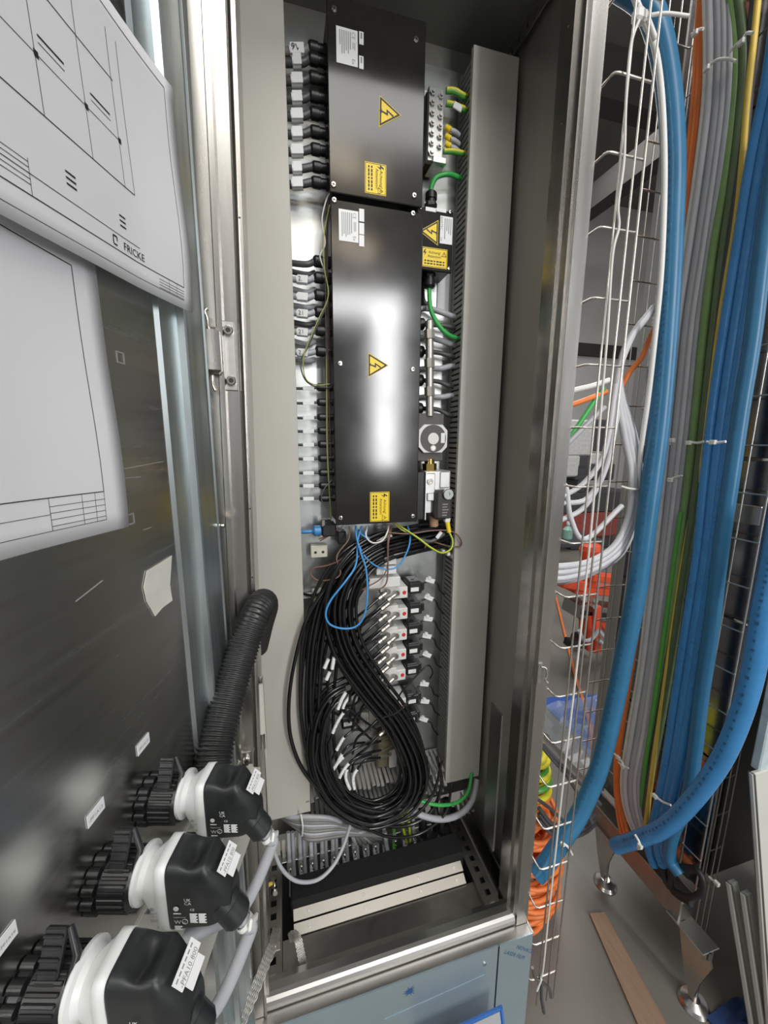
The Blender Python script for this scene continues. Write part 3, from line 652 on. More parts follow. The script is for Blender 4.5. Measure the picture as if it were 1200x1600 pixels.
t=thing('brass_fitting','hexagonal brass nut under the round-dial valve','fitting',at(671,737,Y=.88)); a,b=at(671,737,Y=.88),at(671,717,Y=.88)
g=G(); g.lathe([(.012,0),(.0175,.003),(.0175,.020)],a,b-a,6,sm=False); g.lathe([(.0125,.020),(.0125,(b-a).length)],a,b-a,12); mk('nut',g,brass,t)
Yv=.862; t=thing('valve_block','cast metal valve block with black coil, below the brass nut','valve',at(680,811,Y=Yv))
x0,z1=fr(664,736,Yv); x1,z0=fr(703,801,Yv)
g=G(); g.box(((x0+x1)/2,.89,(z0+z1)/2),(x1-x0,.05,z1-z0),bev=.002); g.box((x0+.014,.864,z1-.030),(.024,.01,.05),bev=.002); g.box((x1-.016,.866,z1-.022),(.026,.008,.04),bev=.002); g.box((x0+.020,.862,z1-.062),(.030,.014,.020),bev=.002); mk('block',g,alu,t)
g=G(); x2,_=fr(653,740,Yv); g.box(((x2+x0)/2,.888,(z0+z1)/2-.008),(x0-x2,.05,z1-z0+.012),bev=.001); mk('side_cover',g,blackp,t)
mk('edge_strip',G().box((x0+.0012,.860,(z0+z1)/2-.008),(.0024,.01,z1-z0+.012)),alu,t)
g=G(); p=at(671.5,752,Y=.859); g.lathe([(.0072,0),(.0072,.005),(.004,.005),(.0035,.003)],p,(0,-1,0),14); mk('socket_screw',g,chrome,t)
x0,z1=fr(683,767,.84); x1,z0=fr(708,812,.84)
g=G(); g.box(((x0+x1)/2-.001,.862,(z0+z1)/2),(x1-x0,.038,z1-z0),bev=.006); co=mk('coil',g,pm('dark_coil_plastic',(.045,.043,.043),.5),t)
p=at(699.5,772,Y=.842); g=G(); g.lathe([(.0135,0),(.0135,.004),(.012,.006),(.0045,.006),(.0038,.003)],p,(0,-1,0),20); mk('coil_nut',g,zinc,co)
g=G(); bars(g,x0+.016,x1-.003,z0+.008,z1-.03,5,.8425,False,seed=4); mk('coil_print',g,inkg,co)
p=at(698,812,Y=.855); mk('plug_socket',G().box(p,(.014,.016,.012),bev=.002),labelm,t)
t2=put(mk('red_brown_stub',G().lathe([(.011,0),(.0118,.004),(.0118,.03),(.010,.034)],at(678,823,Y=.885),(0,0,1),14),pm('tan_plastic',(.58,.34,.20),.5)),'tan plastic stub below the cast valve block','fitting')
def earth(label, pts, r): return gy_cable(label,pts,r,name='earth_wire')
put(mk('yellow_plug',G().tube([at(699,816,Y=.85),at(702,832,Y=.845)],[.0062,.0055],8),yellow),'yellow cable boot under the black coil','plug')
earth('green-yellow wire from the coil curling back under the tall box',[at(702,832,Y=.845),at(707,845,Y=.84),at(704,858,Y=.835),at(690,864,Y=.83),at(672,855,Y=.83),at(655,842,Y=.835),at(640,832,Y=.85),at(618,818,Y=.88)],.0028)
# blue connector, clip, beige block
t=thing('blue_connector','small blue connector with blue cable left under the tall box','connector',at(493,838,Y=.90)); 
mk('connector_body',G().lathe([(.010,0),(.0125,.002),(.0125,.016),(.010,.018),(.006,.022)],at(502,829,Y=.895),(-1,0,.02),10),blueh2,t); mk('cable',G().tube(spl([at(488,830,Y=.895),at(475,831,Y=.895),at(458,830,Y=.9)],4),.0048,8),blueh2,t)
t=thing('clamp_block','black clamp block with bright clip at the left foot of the tall box','clamp',at(520,838,Y=.9)); mk('clamp_body',G().box(at(513,826,Y=.9),(.034,.04,.03),bev=.003),blackp,t)
mk('clip',G().box(at(505,817,Y=.885),(.010,.01,.018),bev=.002),chrome,t); mk('lower_block',G().box(at(533,838,Y=.905),(.02,.03,.03),bev=.002),blackp,t)
t=thing('mounting_block','beige square block with two holes on the plate below the blue connector','block',at(498,870,Y=YP)); c=at(498,860,Y=.915); mk('block_body',G().box(c,(.040,.026,.030),bev=.002),pm('cream_block',(.62,.60,.50),.5),t)
for dx in (-.009,.009): mk('hole',G().lathe([(.0034,0),(.0034,.0006)],c+V((dx,-.0131,-.001)),(0,-1,0),12),ink,t)
# ================================================================ valves on the lower half of the plate
prt=pm('valve_print',(.45,.45,.45),.6)
fit_metal=pm('nickel_fitting',(.60,.57,.51),.42,1,.08,80)
VO=['topmost','second','third','fourth','fifth','sixth','lowest']
def fitting(t, p, d, ln=.030, r=.0052):
    d=V(d).normalized(); g=G(); e=V(p)
    g.lathe([(r*1.05,-.006),(r*1.3,-.004),(r*1.3,.004),(r*1.05,.006)],e,(0.35,-.55,.5),10)
    g.lathe([(r*.8,0),(r*1.0,.002),(r*1.0,ln*.55),(r*.85,ln*.58),(r*1.1,ln*.62),(r*1.1,ln*.95),(r*.8,ln)],e,d,10); return mk('push_fitting',g,fit_metal,t)
valve_px=[(632,926,921,648),(632,959,954,648),(631,992,986,646),(630,1023,1017,646),(629,1055,1049,644),(630,1100,1096,644),(628,1128,1125,642)]
fit_ends=[]
for i,(rx,ry,ly,lx) in enumerate(valve_px):
    c=at(rx,ry,Y=.872); t=thing('solenoid_valve','%s white solenoid valve with black coil in the column above the hose loop'%VO[i],'valve',at(rx-10,ry+12,Y=YP),group='solenoid valves')
    g=G(); g.box(c+V((-.022,.030,.000)),(.062,.058,.030),bev=.0015); g.box(c+V((-.040,.022,.016)),(.046,.046,.018),bev=.001); mk('valve_body',g,white_metal,t)
    g=G(); g.lathe([(.0052,0),(.0046,.0014)],c+V((0,.0008,0)),(0,-1,0),14); mk('red_mark',g,red,t)
    g=G()
    for k in range(3): g.box(c+V((-.012-.0035*k,.0007,.001)),(.0009,.0004,.020))
    mk('valve_print',g,prt,t,kind='stuff')
    q=at(lx,ly,Y=.868); co=mk('coil',G().box(q+V((.003,.026,.002)),(.036,.050,.030),bev=.003),blackp,t)
    g=G(); g.box(q,(.021,.0012,.0105)); la=mk('coil_label',g,labelm,co); 
    g=G(); g.box(q+V((.001,.022,.018)),(.030,.040,.006),bev=.002); g.lathe([(.004,0),(.004,.002)],q+V((.0,.018,.020)),(0,0,1),10); mk('coil_cap',g,blackp,t)
    mk('coil_socket',G().box(q+V((.026,.03,-.001)),(.012,.03,.022),bev=.002),blackp,t)
    n_f=[(-.012,.004),(-.036,.012),(-.030,-.014)] if i<5 else [(-.03,.0)]
    for k,(dx,dz) in enumerate(n_f):
        p=c+V((dx,-.010-.004*k,dz)); d=V((-.8,-.22,-.42)); p=p+V((-.012,0,0)); fitting(t,p,d); e=p+d.normalized()*.030; fit_ends.append(e)
# coil leads with their white tie tags along the right duct
tags=[(672,907),(670,934),(669,967),(667,994),(667,1023),(663,1069),(664,1096),(662,1124)]
for i,(x,y) in enumerate(tags):
    c=at(x,y,Y=.885); t=thing('cable_tag','%s white tag on a coil lead beside the right duct'%(['topmost','second','third','fourth','fifth','sixth','seventh','lowest'][i]),'tag',c,group='white tags on the coil leads')
    R=Matrix.Rotation(.35+.15*math.sin(i*2),3,'Y'); g=G(); g.box(c,(.026,.004,.012),R,bev=.001); mk('tag_plate',g,labelm,t); g=G(); g.box(c+V((-.003,-.001,.008)),(.009,.007,.008),R,bev=.001); mk('tie_head',g,whitep,t)
    e=at(x+14,y+18,Y=.90); put(mk('coil_lead',G().tube(spl([at(x-12,y+4,Y=.89),at(x,y+1,Y=.888),at(x+11,y+5,Y=.884),at(x+15,y+15,Y=.89),at(x+22,y+22+3*math.sin(i),Y=.91)],5),.0026,6),blackp),'%s thin black coil lead bending into the right duct'%['topmost','second','third','fourth','fifth','sixth','seventh','lowest'][i],'cable','black coil leads')
wire('thin black lead arcing over the sixth valve',[at(620,1108,Y=.85),at(625,1085,Y=.845),at(645,1062,Y=.845),at(668,1040,Y=.85),at(676,1050,Y=.86),at(672,1060,Y=.875)],blackp,.0022)
# white tee fittings above the valves
t=thing('white_manifold','stack of white plastic fittings above the topmost valve','fitting',at(598,905,Y=.9))
mk('shelf',G().box(at(597,905,Y=.885),(.080,.055,.026),bev=.002),white_metal,t)
mk('step',G().box(at(600,887,Y=.885),(.050,.05,.018),bev=.001),labelm,t); mk('step',G().box(at(606,872,Y=.89),(.030,.05,.018),bev=.001),labelm,t)
mk('post',G().lathe([(.008,0),(.008,.02),(.006,.022),(.006,.05)],at(600,868,Y=.88),(0,0,1),12),whitep,t)
mk('tee',G().tube([at(590,848,Y=.87),at(612,836,Y=.865)],.0072,10),whitep,t); mk('copper_plug',G().lathe([(.005,0),(.006,.002),(.006,.014),(.004,.018)],at(612,858,Y=.868),(.9,-.1,.3),8),copper,t)
# lower small manifold inside the hose loop with slim fittings
t=thing('push_in_manifold','metal manifold with slim push-in fittings seen through the hose loop','fitting',at(605,1200,Y=.92))
mk('manifold_body',G().box(at(604,1165,Y=.915),(.062,.04,.10),bev=.003),pm('bronze_body',(.34,.29,.20),.4,.8),t)
mk('manifold_side',G().box(at(612,1180,Y=.905),(.022,.03,.055),bev=.002),white_metal,t)
slim=[(587,1136),(587,1151),(603,1154),(603,1170),(602,1182),(576,1144),(578,1158),(588,1176)]
slim_e=[]
for i,(x,y) in enumerate(slim):
    a=at(x+9,y-4,Y=.885); b=at(x-8,y+4,Y=.868); g=G(); g.tube([a,b],.0034,8); mk('slim_fitting',g,fit_metal,t); slim_e.append(b)
t=thing('solenoid_valve','solenoid valve with lone white-labelled coil, seen left inside the hose loop','valve',at(545,1140,Y=.92)); q=at(545,1131,Y=.885)
mk('coil',G().box(q+V((0,.024,.0)),(.036,.046,.034),bev=.003),blackp,t); mk('coil_label',G().box(q,(.026,.0012,.011)),labelm,t); mk('valve_body',G().box(at(565,1118,Y=.915),(.035,.04,.05),bev=.002),steel,t)
# ================================================================ black pneumatic tubes
rn=random.Random(11)
def path(pts): return [at(x,y,Y=Y) for x,y,Y in pts]
def strand(ctrl, off, ph, r=.0041, k=6):
    """one tube of a bundle: the centre line moved by its own offset, which turns slowly along the bundle"""
    P=spl(ctrl,k); out=[]; n=len(P)
    for i,p in enumerate(P):
        a=P[max(0,i-1)]; b=P[min(n-1,i+1)]; d=(b-a).normalized(); u=d.cross(V((0,1,0)));
        if u.length<1e-4: u=V((1,0,0))
        u.normalize(); w=u.cross(d); th=ph+i/n*1.6; sc=1+.25*math.sin(i/n*9+ph*2)
        out.append(p+(u*math.cos(th)+w*math.sin(th)*.75)*off*sc)
    return out
def tubes(label, group, ctrl, offs, r=.0041, trim=.25):
    for off,ph in offs:
        P=strand(ctrl,off,ph,r); a=int(rn.random()*trim*len(P)*.3); b=len(P)-int(rn.random()*trim*len(P)*.6)
        put(mk('pneumatic_tube',G().tube(P[a:b],r,8),tubem),label,'tube',group)
def ringo(n, R, r0=0):
    o=[(r0,0)] if n%2 else []
    m=n-len(o)
    return o+[(R*(.45+.55*((i*5)%m)/m),i*2.39996) for i in range(m)]
cA=path([(708,826,.905),(690,836,.895),(640,846,.885),(590,860,.865),(552,890,.85),(530,945,.842),(540,1010,.838),(578,1072,.832),(618,1124,.825),(643,1178,.82),(646,1222,.82),(622,1258,.822),(575,1272,.825),(525,1245,.83),(498,1195,.835),(496,1140,.842),(516,1090,.86),(560,1066,.88)])
tubes('black pneumatic tube in the thick bundle sweeping down around the loop','black tubes of the main bundle',cA,[(.0345*math.sqrt((i+.5)/20),i*2.39996) for i in range(20)],.0042)
cB=path([(640,838,.89),(585,850,.875),(540,880,.862),(508,930,.855),(490,990,.85),(482,1060,.848),(482,1130,.845),(496,1195,.84),(535,1245,.835),(590,1266,.83),(640,1245,.825),(660,1200,.825),(645,1150,.835)])
tubes('black pneumatic tube hanging down the left side of the loop','black tubes at the left of the loop',cB,[(.024*math.sqrt((i+.5)/9),i*2.39996+1) for i in range(9)],.0042)
for i,dx in enumerate((0,9,20,31)):
    c=path([(545+dx,905,.855),(515+dx,960,.85),(497+dx,1030,.86),(490+dx,1100,.87),(492+dx,1170,.86),(515+dx*.8,1225,.85),(560+dx*.5,1262,.845)])
    put(mk('pneumatic_tube',G().tube(spl(c,6),.0042,8),tubem),'%s black tube hanging straight behind the left of the loop'%['leftmost','second','third','rightmost'][i],'tube','straight black tubes behind the loop')
put(mk('pneumatic_tube',G().tube(spl(path([(528,900,.86),(505,925,.85),(478,970,.838),(459,1040,.832),(451,1105,.83),(456,1160,.828),(478,1210,.824),(520,1252,.82),(575,1283,.82),(630,1291,.822),(672,1270,.826),(690,1225,.83),(682,1180,.84)]),7),.0046,8),tubem),'black tube bowing out alone over the left grey duct cover','tube')
put(mk('pneumatic_tube',G().tube(spl(path([(500,1150,.83),(494,1190,.815),(516,1232,.812),(552,1258,.812),(600,1268,.812),(648,1255,.812),(668,1215,.815),(660,1170,.82)]),7),.0042,8),tubem),'black tube forming the front inner ring of the hose loop','tube')
put(mk('pneumatic_tube',G().tube(spl(path([(480,1205,.83),(520,1255,.81),(560,1285,.81),(605,1307,.81),(655,1303,.812),(695,1272,.815),(706,1225,.83)]),7),.0036,8),tubem),'thin black tube hanging lowest of all below the hose loop','tube')
put(mk('pneumatic_tube',G().tube(spl(path([(513,1160,.825),(520,1205,.82),(545,1248,.815),(590,1285,.81),(640,1280,.812),(676,1242,.815),(690,1190,.83)]),7),.0036,8),tubem),'thin black tube crossing the lower hose loop from inside left','tube')
put(mk('bundle_tie',G().tube(spl(path([(596,1122,.80),(622,1112,.792),(642,1090,.80),(650,1082,.83)]),5),.002,6),blackp),'black cable tie around the thick tube bundle','cable tie')
# short runs from the valve fittings into the bundle
for i,e in enumerate(fit_ends):
    vo=VO[min(i//3,4)] if i<15 else VO[i-10]; fo=['right','left','lower'][i%3] if i<15 else 'only'
    m=e+V((-.035,-.008,-.022)); k=e+V((-.062,-.0,-.05)); l=e+V((-.072,.004,-.095))
    put(mk('valve_tube',G().tube(spl([e,m,k,l],5),.0033,8),tubem),'short black tube from the %s fitting of the %s white valve'%(fo,vo),'tube','tubes at the valve fittings')
# tubes with white marker sleeves inside the loop
marks=[((548,1115),(540,1125),.5),((535,1150),(520,1180),.5),((527,1185),(515,1210),.5),((553,1205),(550,1240),.5)]
sl=[[(588,1140,.868),(560,1120,.85),(545,1108,.845),(531,1122,.842),(518,1150,.84),(505,1190,.838)],[(580,1155,.868),(560,1140,.855),(540,1150,.845),(528,1168,.842),(512,1200,.838)],[(595,1158,.868),(565,1165,.85),(540,1180,.842),(522,1200,.838),(512,1225,.834)],
    [(595,1172,.868),(570,1178,.85),(548,1190,.842),(532,1212,.838),(526,1235,.834)],[(594,1184,.868),(574,1186,.85),(560,1200,.845),(552,1215,.842),(555,1240,.838)],[(580,1178,.868),(552,1190,.85),(540,1212,.842),(550,1242,.836)],
    [(570,1160,.868),(545,1165,.85),(528,1190,.842),(515,1222,.836)],[(570,1146,.868),(552,1128,.85),(536,1110,.848),(545,1090,.86),(565,1075,.875)]]
SO=['highest','second highest','third','fourth','fifth','sixth','seventh','innermost']
for i,c in enumerate(sl):
    t=thing('marked_tube','thin black tube with white marker sleeve inside the hose loop, %s of eight'%SO[i],'tube',at(*c[-1][:2],Y=c[-1][2]),group='marked tubes inside the loop'); P=spl(path(c),7)
    mk('tube',G().tube(P,.0030,8),tubem,t); a=int(len(P)*.52); b=int(len(P)*.80) if i not in (4,5) else len(P)-2
    so=mk('marker_sleeve',G().tube(P[a:b],.0042,8),labelm,t); g=G()
    for q in range(a+1,b-1,2): 
        d=(P[q+1]-P[q]); g.tube([P[q]+V((.0012,-.0041,0)),P[q]+d*.4+V((.0012,-.0041,0))],.0005,4)
    mk('lettering',g,ink,so)
# bigger white markers seen at left (sleeves on the hanging tubes)
for i,(x,y,x2,y2) in enumerate(((513,1030,507,1044),(522,1027,519,1045),(515,1050,510,1062),(534,1092,528,1108),(540,1082,532,1096))):
    put(mk('marker_sleeve',G().tube([at(x,y,Y=.83),at(x2,y2,Y=.828)],.0045,8),labelm),'white marker sleeve on the hanging black tubes, %s from the top'%['first','second','third','fourth','fifth'][i] if i else 'white marker sleeve topmost on the hanging black tubes','marker','white sleeves on hanging tubes')
# clip blocks along the left of the plate
for i,(x,y) in enumerate(((497,929),(503,972),(500,1002),(499,1034),(504,1070),(505,1110))):
    c=at(x,y,Y=.915); t=thing('clip_block','%s small white clip block with tied cable beside the left duct cover'%['topmost','second','third','fourth','fifth','lowest'][i],'clip',c,group='clip blocks beside the left duct')
    mk('block',G().box(c,(.030,.026,.026),bev=.002),bpy.data.materials['cream_block'],t); mk('tie_head',G().box(c+V((.002,-.016,.008)),(.018,.006,.007),Matrix.Rotation(.4,3,'Y'),bev=.001),whitep,t)
    mk('tied_cable',G().tube(spl([at(x-32,y-4,Y=.92),at(x-12,y+1,Y=.900),at(x+6,y-1,Y=.898),at(x+26,y+8,Y=.91)],4),.0036,8),blackp,t)
g=G(); g.box(at(486,930,Y=.92),(.05,.02,.006)); put(mk('white_strip',g,labelm),'short white strip on the plate near the left duct cover','strip')
# coloured core wires hanging from the tall box
wire('long blue wire loop hanging in front of the black tubes',path([(565,822,.87),(559,845,.85),(556,882,.83),(540,908,.815),(518,936,.808),(509,958,.806),(515,975,.806),(535,982,.806),(556,979,.806),(569,962,.806),(574,930,.808),(572,890,.82),(563,862,.83),(557,838,.85),(556,822,.87)]),blue_w,.0024)
wire('shorter blue wire arcing to the right under the tall box',path([(558,846,.85),(572,872,.84),(596,888,.84),(620,886,.84),(636,862,.845),(641,840,.855),(637,822,.87)]),blue_w,.0022)
wire('blue wire dropping from the middle of the tall box',path([(576,822,.87),(570,834,.858),(577,842,.852),(566,836,.855),(560,828,.87)]),blue_w,.002)
wire('white wire hanging in a U under the tall box',path([(574,822,.87),(572,838,.852),(582,848,.848),(597,845,.848),(605,832,.855),(607,822,.87)]),white_w,.0022)
wire('brown wire looping out to the left over the plate',path([(546,822,.87),(545,842,.862),(530,862,.855),(526,875,.85),(532,896,.845),(520,905,.845),(498,907,.86),(486,898,.866),(488,888,.866),(510,884,.86),(530,876,.85),(545,864,.85)]),brown_w,.0019)
wire('dark brown wire hanging in front of the white fittings',path([(609,822,.87),(606,850,.842),(606,890,.838),(603,912,.838),(590,921,.84),(566,921,.842)]),brown_w,.0019)
wire('second dark wire falling beside the dark brown one',path([(612,822,.87),(607,850,.844),(605,886,.84),(594,905,.84),(568,920,.842)]),brown_w,.0016)
wire('long brown wire running right from the tall box to the coil',path([(606,832,.855),(640,834,.85),(675,829,.846),(705,830,.846),(719,842,.85),(719,853,.855),(700,853,.86),(672,846,.858),(664,856,.855),(669,848,.86)]),brown_w,.0019)
for i,(x0,y0,x1,y1) in enumerate(((497,838,526,818),(500,845,530,824),(498,842,527,828))):
    wire('%s red-brown wire from the blue connector up to the tall box'%['upper','lowest','middle'][i],path([(x0,y0,.89),((x0+x1)/2,(y0+y1)/2+2,.885),(x1,y1,.885)]),brown_w,.0018,group='red-brown wires at the blue connector')
wire('yellow wire crossing the foot of the tall box',path([(614,816,.87),(628,828,.86),(645,836,.855),(655,842,.855)]),gyp,.002)
t=thing('white_cable_end','grey sleeve with white tag below the coil','cable',at(690,840,Y=.87)); mk('sleeve',G().tube(spl(path([(655,842,.86),(672,846,.858),(685,840,.858),(694,834,.86)]),5),.005,8),darkc,t); mk('tag',G().box(at(686,836,Y=.85),(.020,.003,.009),Matrix.Rotation(-.9,3,'Y'),bev=.001),labelm,t)
for i,(x,y) in enumerate(((692,861),(700,865),(707,869))): put(mk('terminal_cap',G().box(at(x,y,Y=.875),(.008,.012,.009),bev=.001),whitep),'%s small white end cap at the edge of the right duct'%['upper','middle','lower'][i],'cap','white caps at the right duct')
# ================================================================ foot of the cabinet: grey cables, clamp rail, braids
YR=.878
clampm=pm('clamp_zinc',(.62,.62,.60),.4,.6,.06,40)
ra,rb=at(418,1356,Y=YR),at(650,1296,Y=YR); zr=(ra.z+rb.z)/2
t=thing('clamp_rail','perforated clamp rail across the cabinet foot','rail',((ra.x+rb.x)/2,YR,zr-.01)); 
mk('rail',G().box(((ra.x+rb.x)/2,YR+.004,zr),(rb.x-ra.x+.12,.012,.012),bev=.001),zinc,t)
for i in range(8): 
    x=ra.x+i*.0145; g=G(); g.box((x,YR+.012,zr+.030),(.010,.002,.062)); mk('comb_finger',g,beige,t)
for i in range(13):
    f=i/12; x=-.022+f*.345; g=None; t=thing('cable_clamp','%s small metal cable clamp from the left on the clamp rail'%['first','second','third','fourth','fifth','sixth','seventh','eighth','ninth','tenth','eleventh','twelfth','thirteenth'][i],'clamp',(x,YR,zr-.02),group='clamps on the rail')
    g=G(); g.sheet([(-.006,.0),(-.006,-.012),(.006,-.012),(.006,.0)],(x,YR-.006,zr+.012),XX,YY,(0,0,-.014),.0012); g.box((x,YR-.010,zr+.018),(.010,.012,.002)); mk('clamp_bow',g,clampm,t)
    g=G(); g.lathe([(.0036,0),(.0036,.004),(.002,.004)],(x+.002,YR-.018,zr-.014),(0,-1,-.2),10); g.lathe([(.002,.0),(.002,.012)],(x+.002,YR-.018,zr-.012),(0,0,1),8); mk('clamp_screw',g,chrome,t)
    cm=(greyc,greyc,greyl,greyc)[i%4] if i<10 else (gy_g if i==10 else greyc)
    put(mk('grey_cable' if i!=10 else 'green_cable',G().tube(spl([(x+.004*math.sin(i*3),YR+.010,zr+.085),(x,YR-.004,zr+.04),(x,YR-.008,zr),(x+.003*math.cos(i),YR-.022,zr-.035),(x+.006*math.sin(i*2),YR-.010,zr-.11),(x,YR+.02,zr-.19)],5),.0056,8),cm),('grey cable held in the %s clamp from the left, dropping into the floor opening' if i!=10 else 'green cable held in the %s clamp from the left, dropping into the floor')%['first','second','third','fourth','fifth','sixth','seventh','eighth','ninth','tenth','eleventh','twelfth','thirteenth'][i],'cable','cables in the rail clamps')
    if i<9:
        put(mk('grey_cable',G().tube(spl([(x+.011,YR+.012,zr+.08),(x+.011,YR+.004,zr+.03),(x+.011,YR-.004,zr-.02),(x+.013,YR-.010,zr-.10),(x+.012,YR+.02,zr-.19)],5),.0052,8),greyc),'%s grey cable from the left behind the front row of clamped cables'%['first','second','third','fourth','fifth','sixth','seventh','eighth','ninth'][i],'cable','grey cables behind the clamps')
for i in range(9):                                                    # grey cables sweeping from under the left duct
    d=i*5.2; c=path([(432+d*.3,1268+d*.25,.90-.002*i),(452+d*.4,1276+d*.5,.865),(485,1276+d*.85,.85-.001*i),(520+d*.5,1279+d*.6,.845),(545+d*.9,1296+d*.2,.85),(556+d*1.5,1320-d*.25,.87)])
    put(mk('grey_cable',G().tube(spl(c,6),.0056,8),greyc2 if i%3 else greyc),'%s grey cable sweeping right from under the left duct cover'%['uppermost','second','third','fourth','fifth','sixth','seventh','eighth','lowest'][i],'cable','grey cables under the left duct')
put(mk('cable_tie',G().tube(spl(path([(470,1272,.84),(473,1290,.832),(472,1306,.84)]),4),.0022,6),tiem),'pale cable tie around the grey cables under the left duct','cable tie')
put(mk('grey_cable',G().tube(spl(path([(421,1276,.80),(424,1310,.77),(437,1352,.75),(462,1376,.745),(495,1375,.75),(521,1352,.765),(538,1318,.79),(549,1282,.83)]),7),.0042,10),greyc),'grey cable hanging in a big U in front of the clamps','cable')
for i,(x,y) in enumerate(((641,1316),(661,1311),(681,1302),(700,1293))):
    c=at(x,y,Y=.868); t=thing('shield_clamp','%s wide bright shield clamp from the left by the right floor rail'%['first','second','third','fourth'][i],'clamp',c,group='shield clamps')
    g=G(); g.lathe([(.0145,-.014),(.0145,.014)],c,(0,.1,1),14); mk('clamp_band',g,zinc,t); g=G(); g.lathe([(.0048,0),(.0048,.006),(.0025,.006)],c+V((.003,-.014,-.016)),(0,-1,0),10); g.lathe([(.003,0),(.003,.02)],c+V((.003,-.013,-.016)),(0,0,1),8); mk('clamp_screw',g,chrome,t)
    if i: put(mk('black_cable',G().tube(spl([c+V((0,.02,.08)),c+V((0,0,.03)),c+V((0,-.002,-.03)),c+V((-.004,0,-.09)),c+V((0,.02,-.16))],5),.0115,10),rubber),'thick black cable in the %s shield clamp'%['first','second','third','fourth'][i],'cable','thick black cables in the shield clamps')
c=at(637,1316,Y=.868)
for k in (-1,1): gy_cable('green-yellow earth cable, %s of a pair, through the first shield clamp'%('left' if k<0 else 'right'),[at(632+4*k,1262,Y=.85),at(634+5*k,1290,Y=.855),c+V((.006*k,-.002,0)),c+V((.007*k,-.006,-.06)),c+V((.006*k,.01,-.14))],.0056)
put(mk('white_tie',G().tube(spl(path([(640,1322,.845),(646,1333,.842),(660,1331,.842),(672,1322,.848)]),5),.0026,6),whitep),'white cable tie around the thick black cables','cable tie')
put(mk('tie_head',G().box(at(639,1332,Y=.84),(.008,.006,.014)),whitep),'white tie head hanging beside the thick black cables','cable tie')
put(mk('grey_hose',G().tube(spl(path([(601,1300,.86),(606,1330,.845),(618,1352,.84),(634,1362,.845),(640,1375,.86)]),6),.0062,10),greyc),'blue-grey cable bending down behind the black foam','cable')
put(mk('green_cable',G().tube(spl(path([(640,1245,.84),(665,1254,.82),(692,1258,.815),(718,1252,.82),(732,1235,.835),(737,1208,.86)]),7),.0046,10),green),'bright green cable bending under the right duct','cable')
put(mk('grey_hose',G().tube(spl(path([(628,1252,.84),(655,1272,.822),(690,1280,.815),(720,1271,.82),(738,1250,.83),(745,1218,.86)]),7),.0082,10),greyc),'thick pale grey cable bending under the green one','cable')
# angled tall plate on the right foot and DIN piece
pl_=mk('angle_upright',G().box(at(772,1180,Y=.68)+V((0,0,-.06)),(.004,.045,.36)),steel_dark,cab)
# beige profile stub hung on the left post
t=thing('profile_stub','short beige plastic profile standing upright by the left post','profile',at(405,1186,Y=.63)); Yq=.632
x0,_=fr(399,1130,Yq); x1,_=fr(413,1130,Yq); ztop=fr(406,1069,Yq)[1]; zmid=fr(406,1147,Yq)[1]; zbot=fr(406,1187,Yq)[1]; xm=(x0+x1)/2
g=G(); g.prism([(x0,0),(xm-.001,-.003),(xm,.001),(xm+.001,-.003),(x1,-.001),(x1,.002),(x0,.002)],(0,Yq,zmid),XX,YY,(0,0,ztop-zmid)); mk('front_wall',g,beige,t)
g=G(); g.sheet([(x0,.0),(x0,.024),(xm,.020),(x1,.024),(x1,.0)],(0,Yq,zbot),XX,YY,(0,0,ztop-zbot),.0014); mk('channel',g,beige,t)
# braids
tinm=pm('tinned_braid',(.74,.72,.68),.45,.8,.1,90)
def braid(label, pts, w, ends):
    t=thing('earthing_braid',label,'braid',pts[-1]); P=spl(pts,12); n=len(P)
    side=[]
    for i in range(n):
        d=(P[min(n-1,i+1)]-P[max(0,i-1)]).normalized(); s_=d.cross((V((0,0,EYE))-P[i]).normalized()).normalized(); side.append(s_)
    nn=[(P[min(n-1,i+1)]-P[max(0,i-1)]).normalized().cross(side[i]) for i in range(n)]
    for k in range(11):
        u0=(k/10-.5)*w; Q=[P[i]+side[i]*(u0+.0007*math.sin(i*1.4+k*3.14))+nn[i]*(.0008*math.cos(i*1.4+k*3.14)) for i in range(n)]
        mk('strand',G().tube(Q,.0010,6),tinm,t)
    for e,r in ends:
        g=G(); g.box(e,(.020,.014,.003),bev=.0006); g.lathe([(.006,0),(.006,.006)],e,(0,0,1),6,sm=False); g.lathe([(.0034,.006),(.0034,.018)],e,(0,0,1),10); mk('lug',g,chrome,t)
    return t
braid('flat metal earthing braid running out of the cabinet at the lower left',path([(432,1450,.66),(430,1462,.62),(426,1478,.59),(412,1512,.56),(395,1555,.53),(374,1602,.50),(354,1645,.47)]),.015,[(at(430,1480,Y=.63),1)])
braid('short metal earthing braid hanging onto the gland plate',path([(452,1466,.70),(459,1461,.69),(466,1470,.675),(470,1488,.665),(474,1505,.66),(480,1520,.66)]),.014,[(at(489,1524,Y=.655),1)])
t=thing('earth_bolt','bolt with yellow-green lug at the back of the left floor rail','bolt',at(428,1395,Y=.80)); g=G(); p=at(429,1385,Y=.80); g.lathe([(.006,0),(.006,.006)],p,(0,0,1),6,sm=False); g.lathe([(.0034,.006),(.0034,.02),(.0062,.02),(.0062,.027)],p,(0,0,1),10); mk('bolt',g,chrome,t)
mk('lug',G().tube([at(425,1380,Y=.79),at(409,1387,Y=.78)],[.004,.0062],8),yellowc,t); mk('nut',G().lathe([(.006,0),(.006,.006)],at(430,1393,Y=.785),(0,-1,.3),6,sm=False),chrome,t)
for (x,y) in ((788,1412),(795,1405)): put(mk('corner_bolt',G().lathe([(.005,0),(.005,.004),(.003,.004),(.003,.010)],at(x,y,Y=.64),(-.7,-.7,0),8),chrome,cab))
g=None
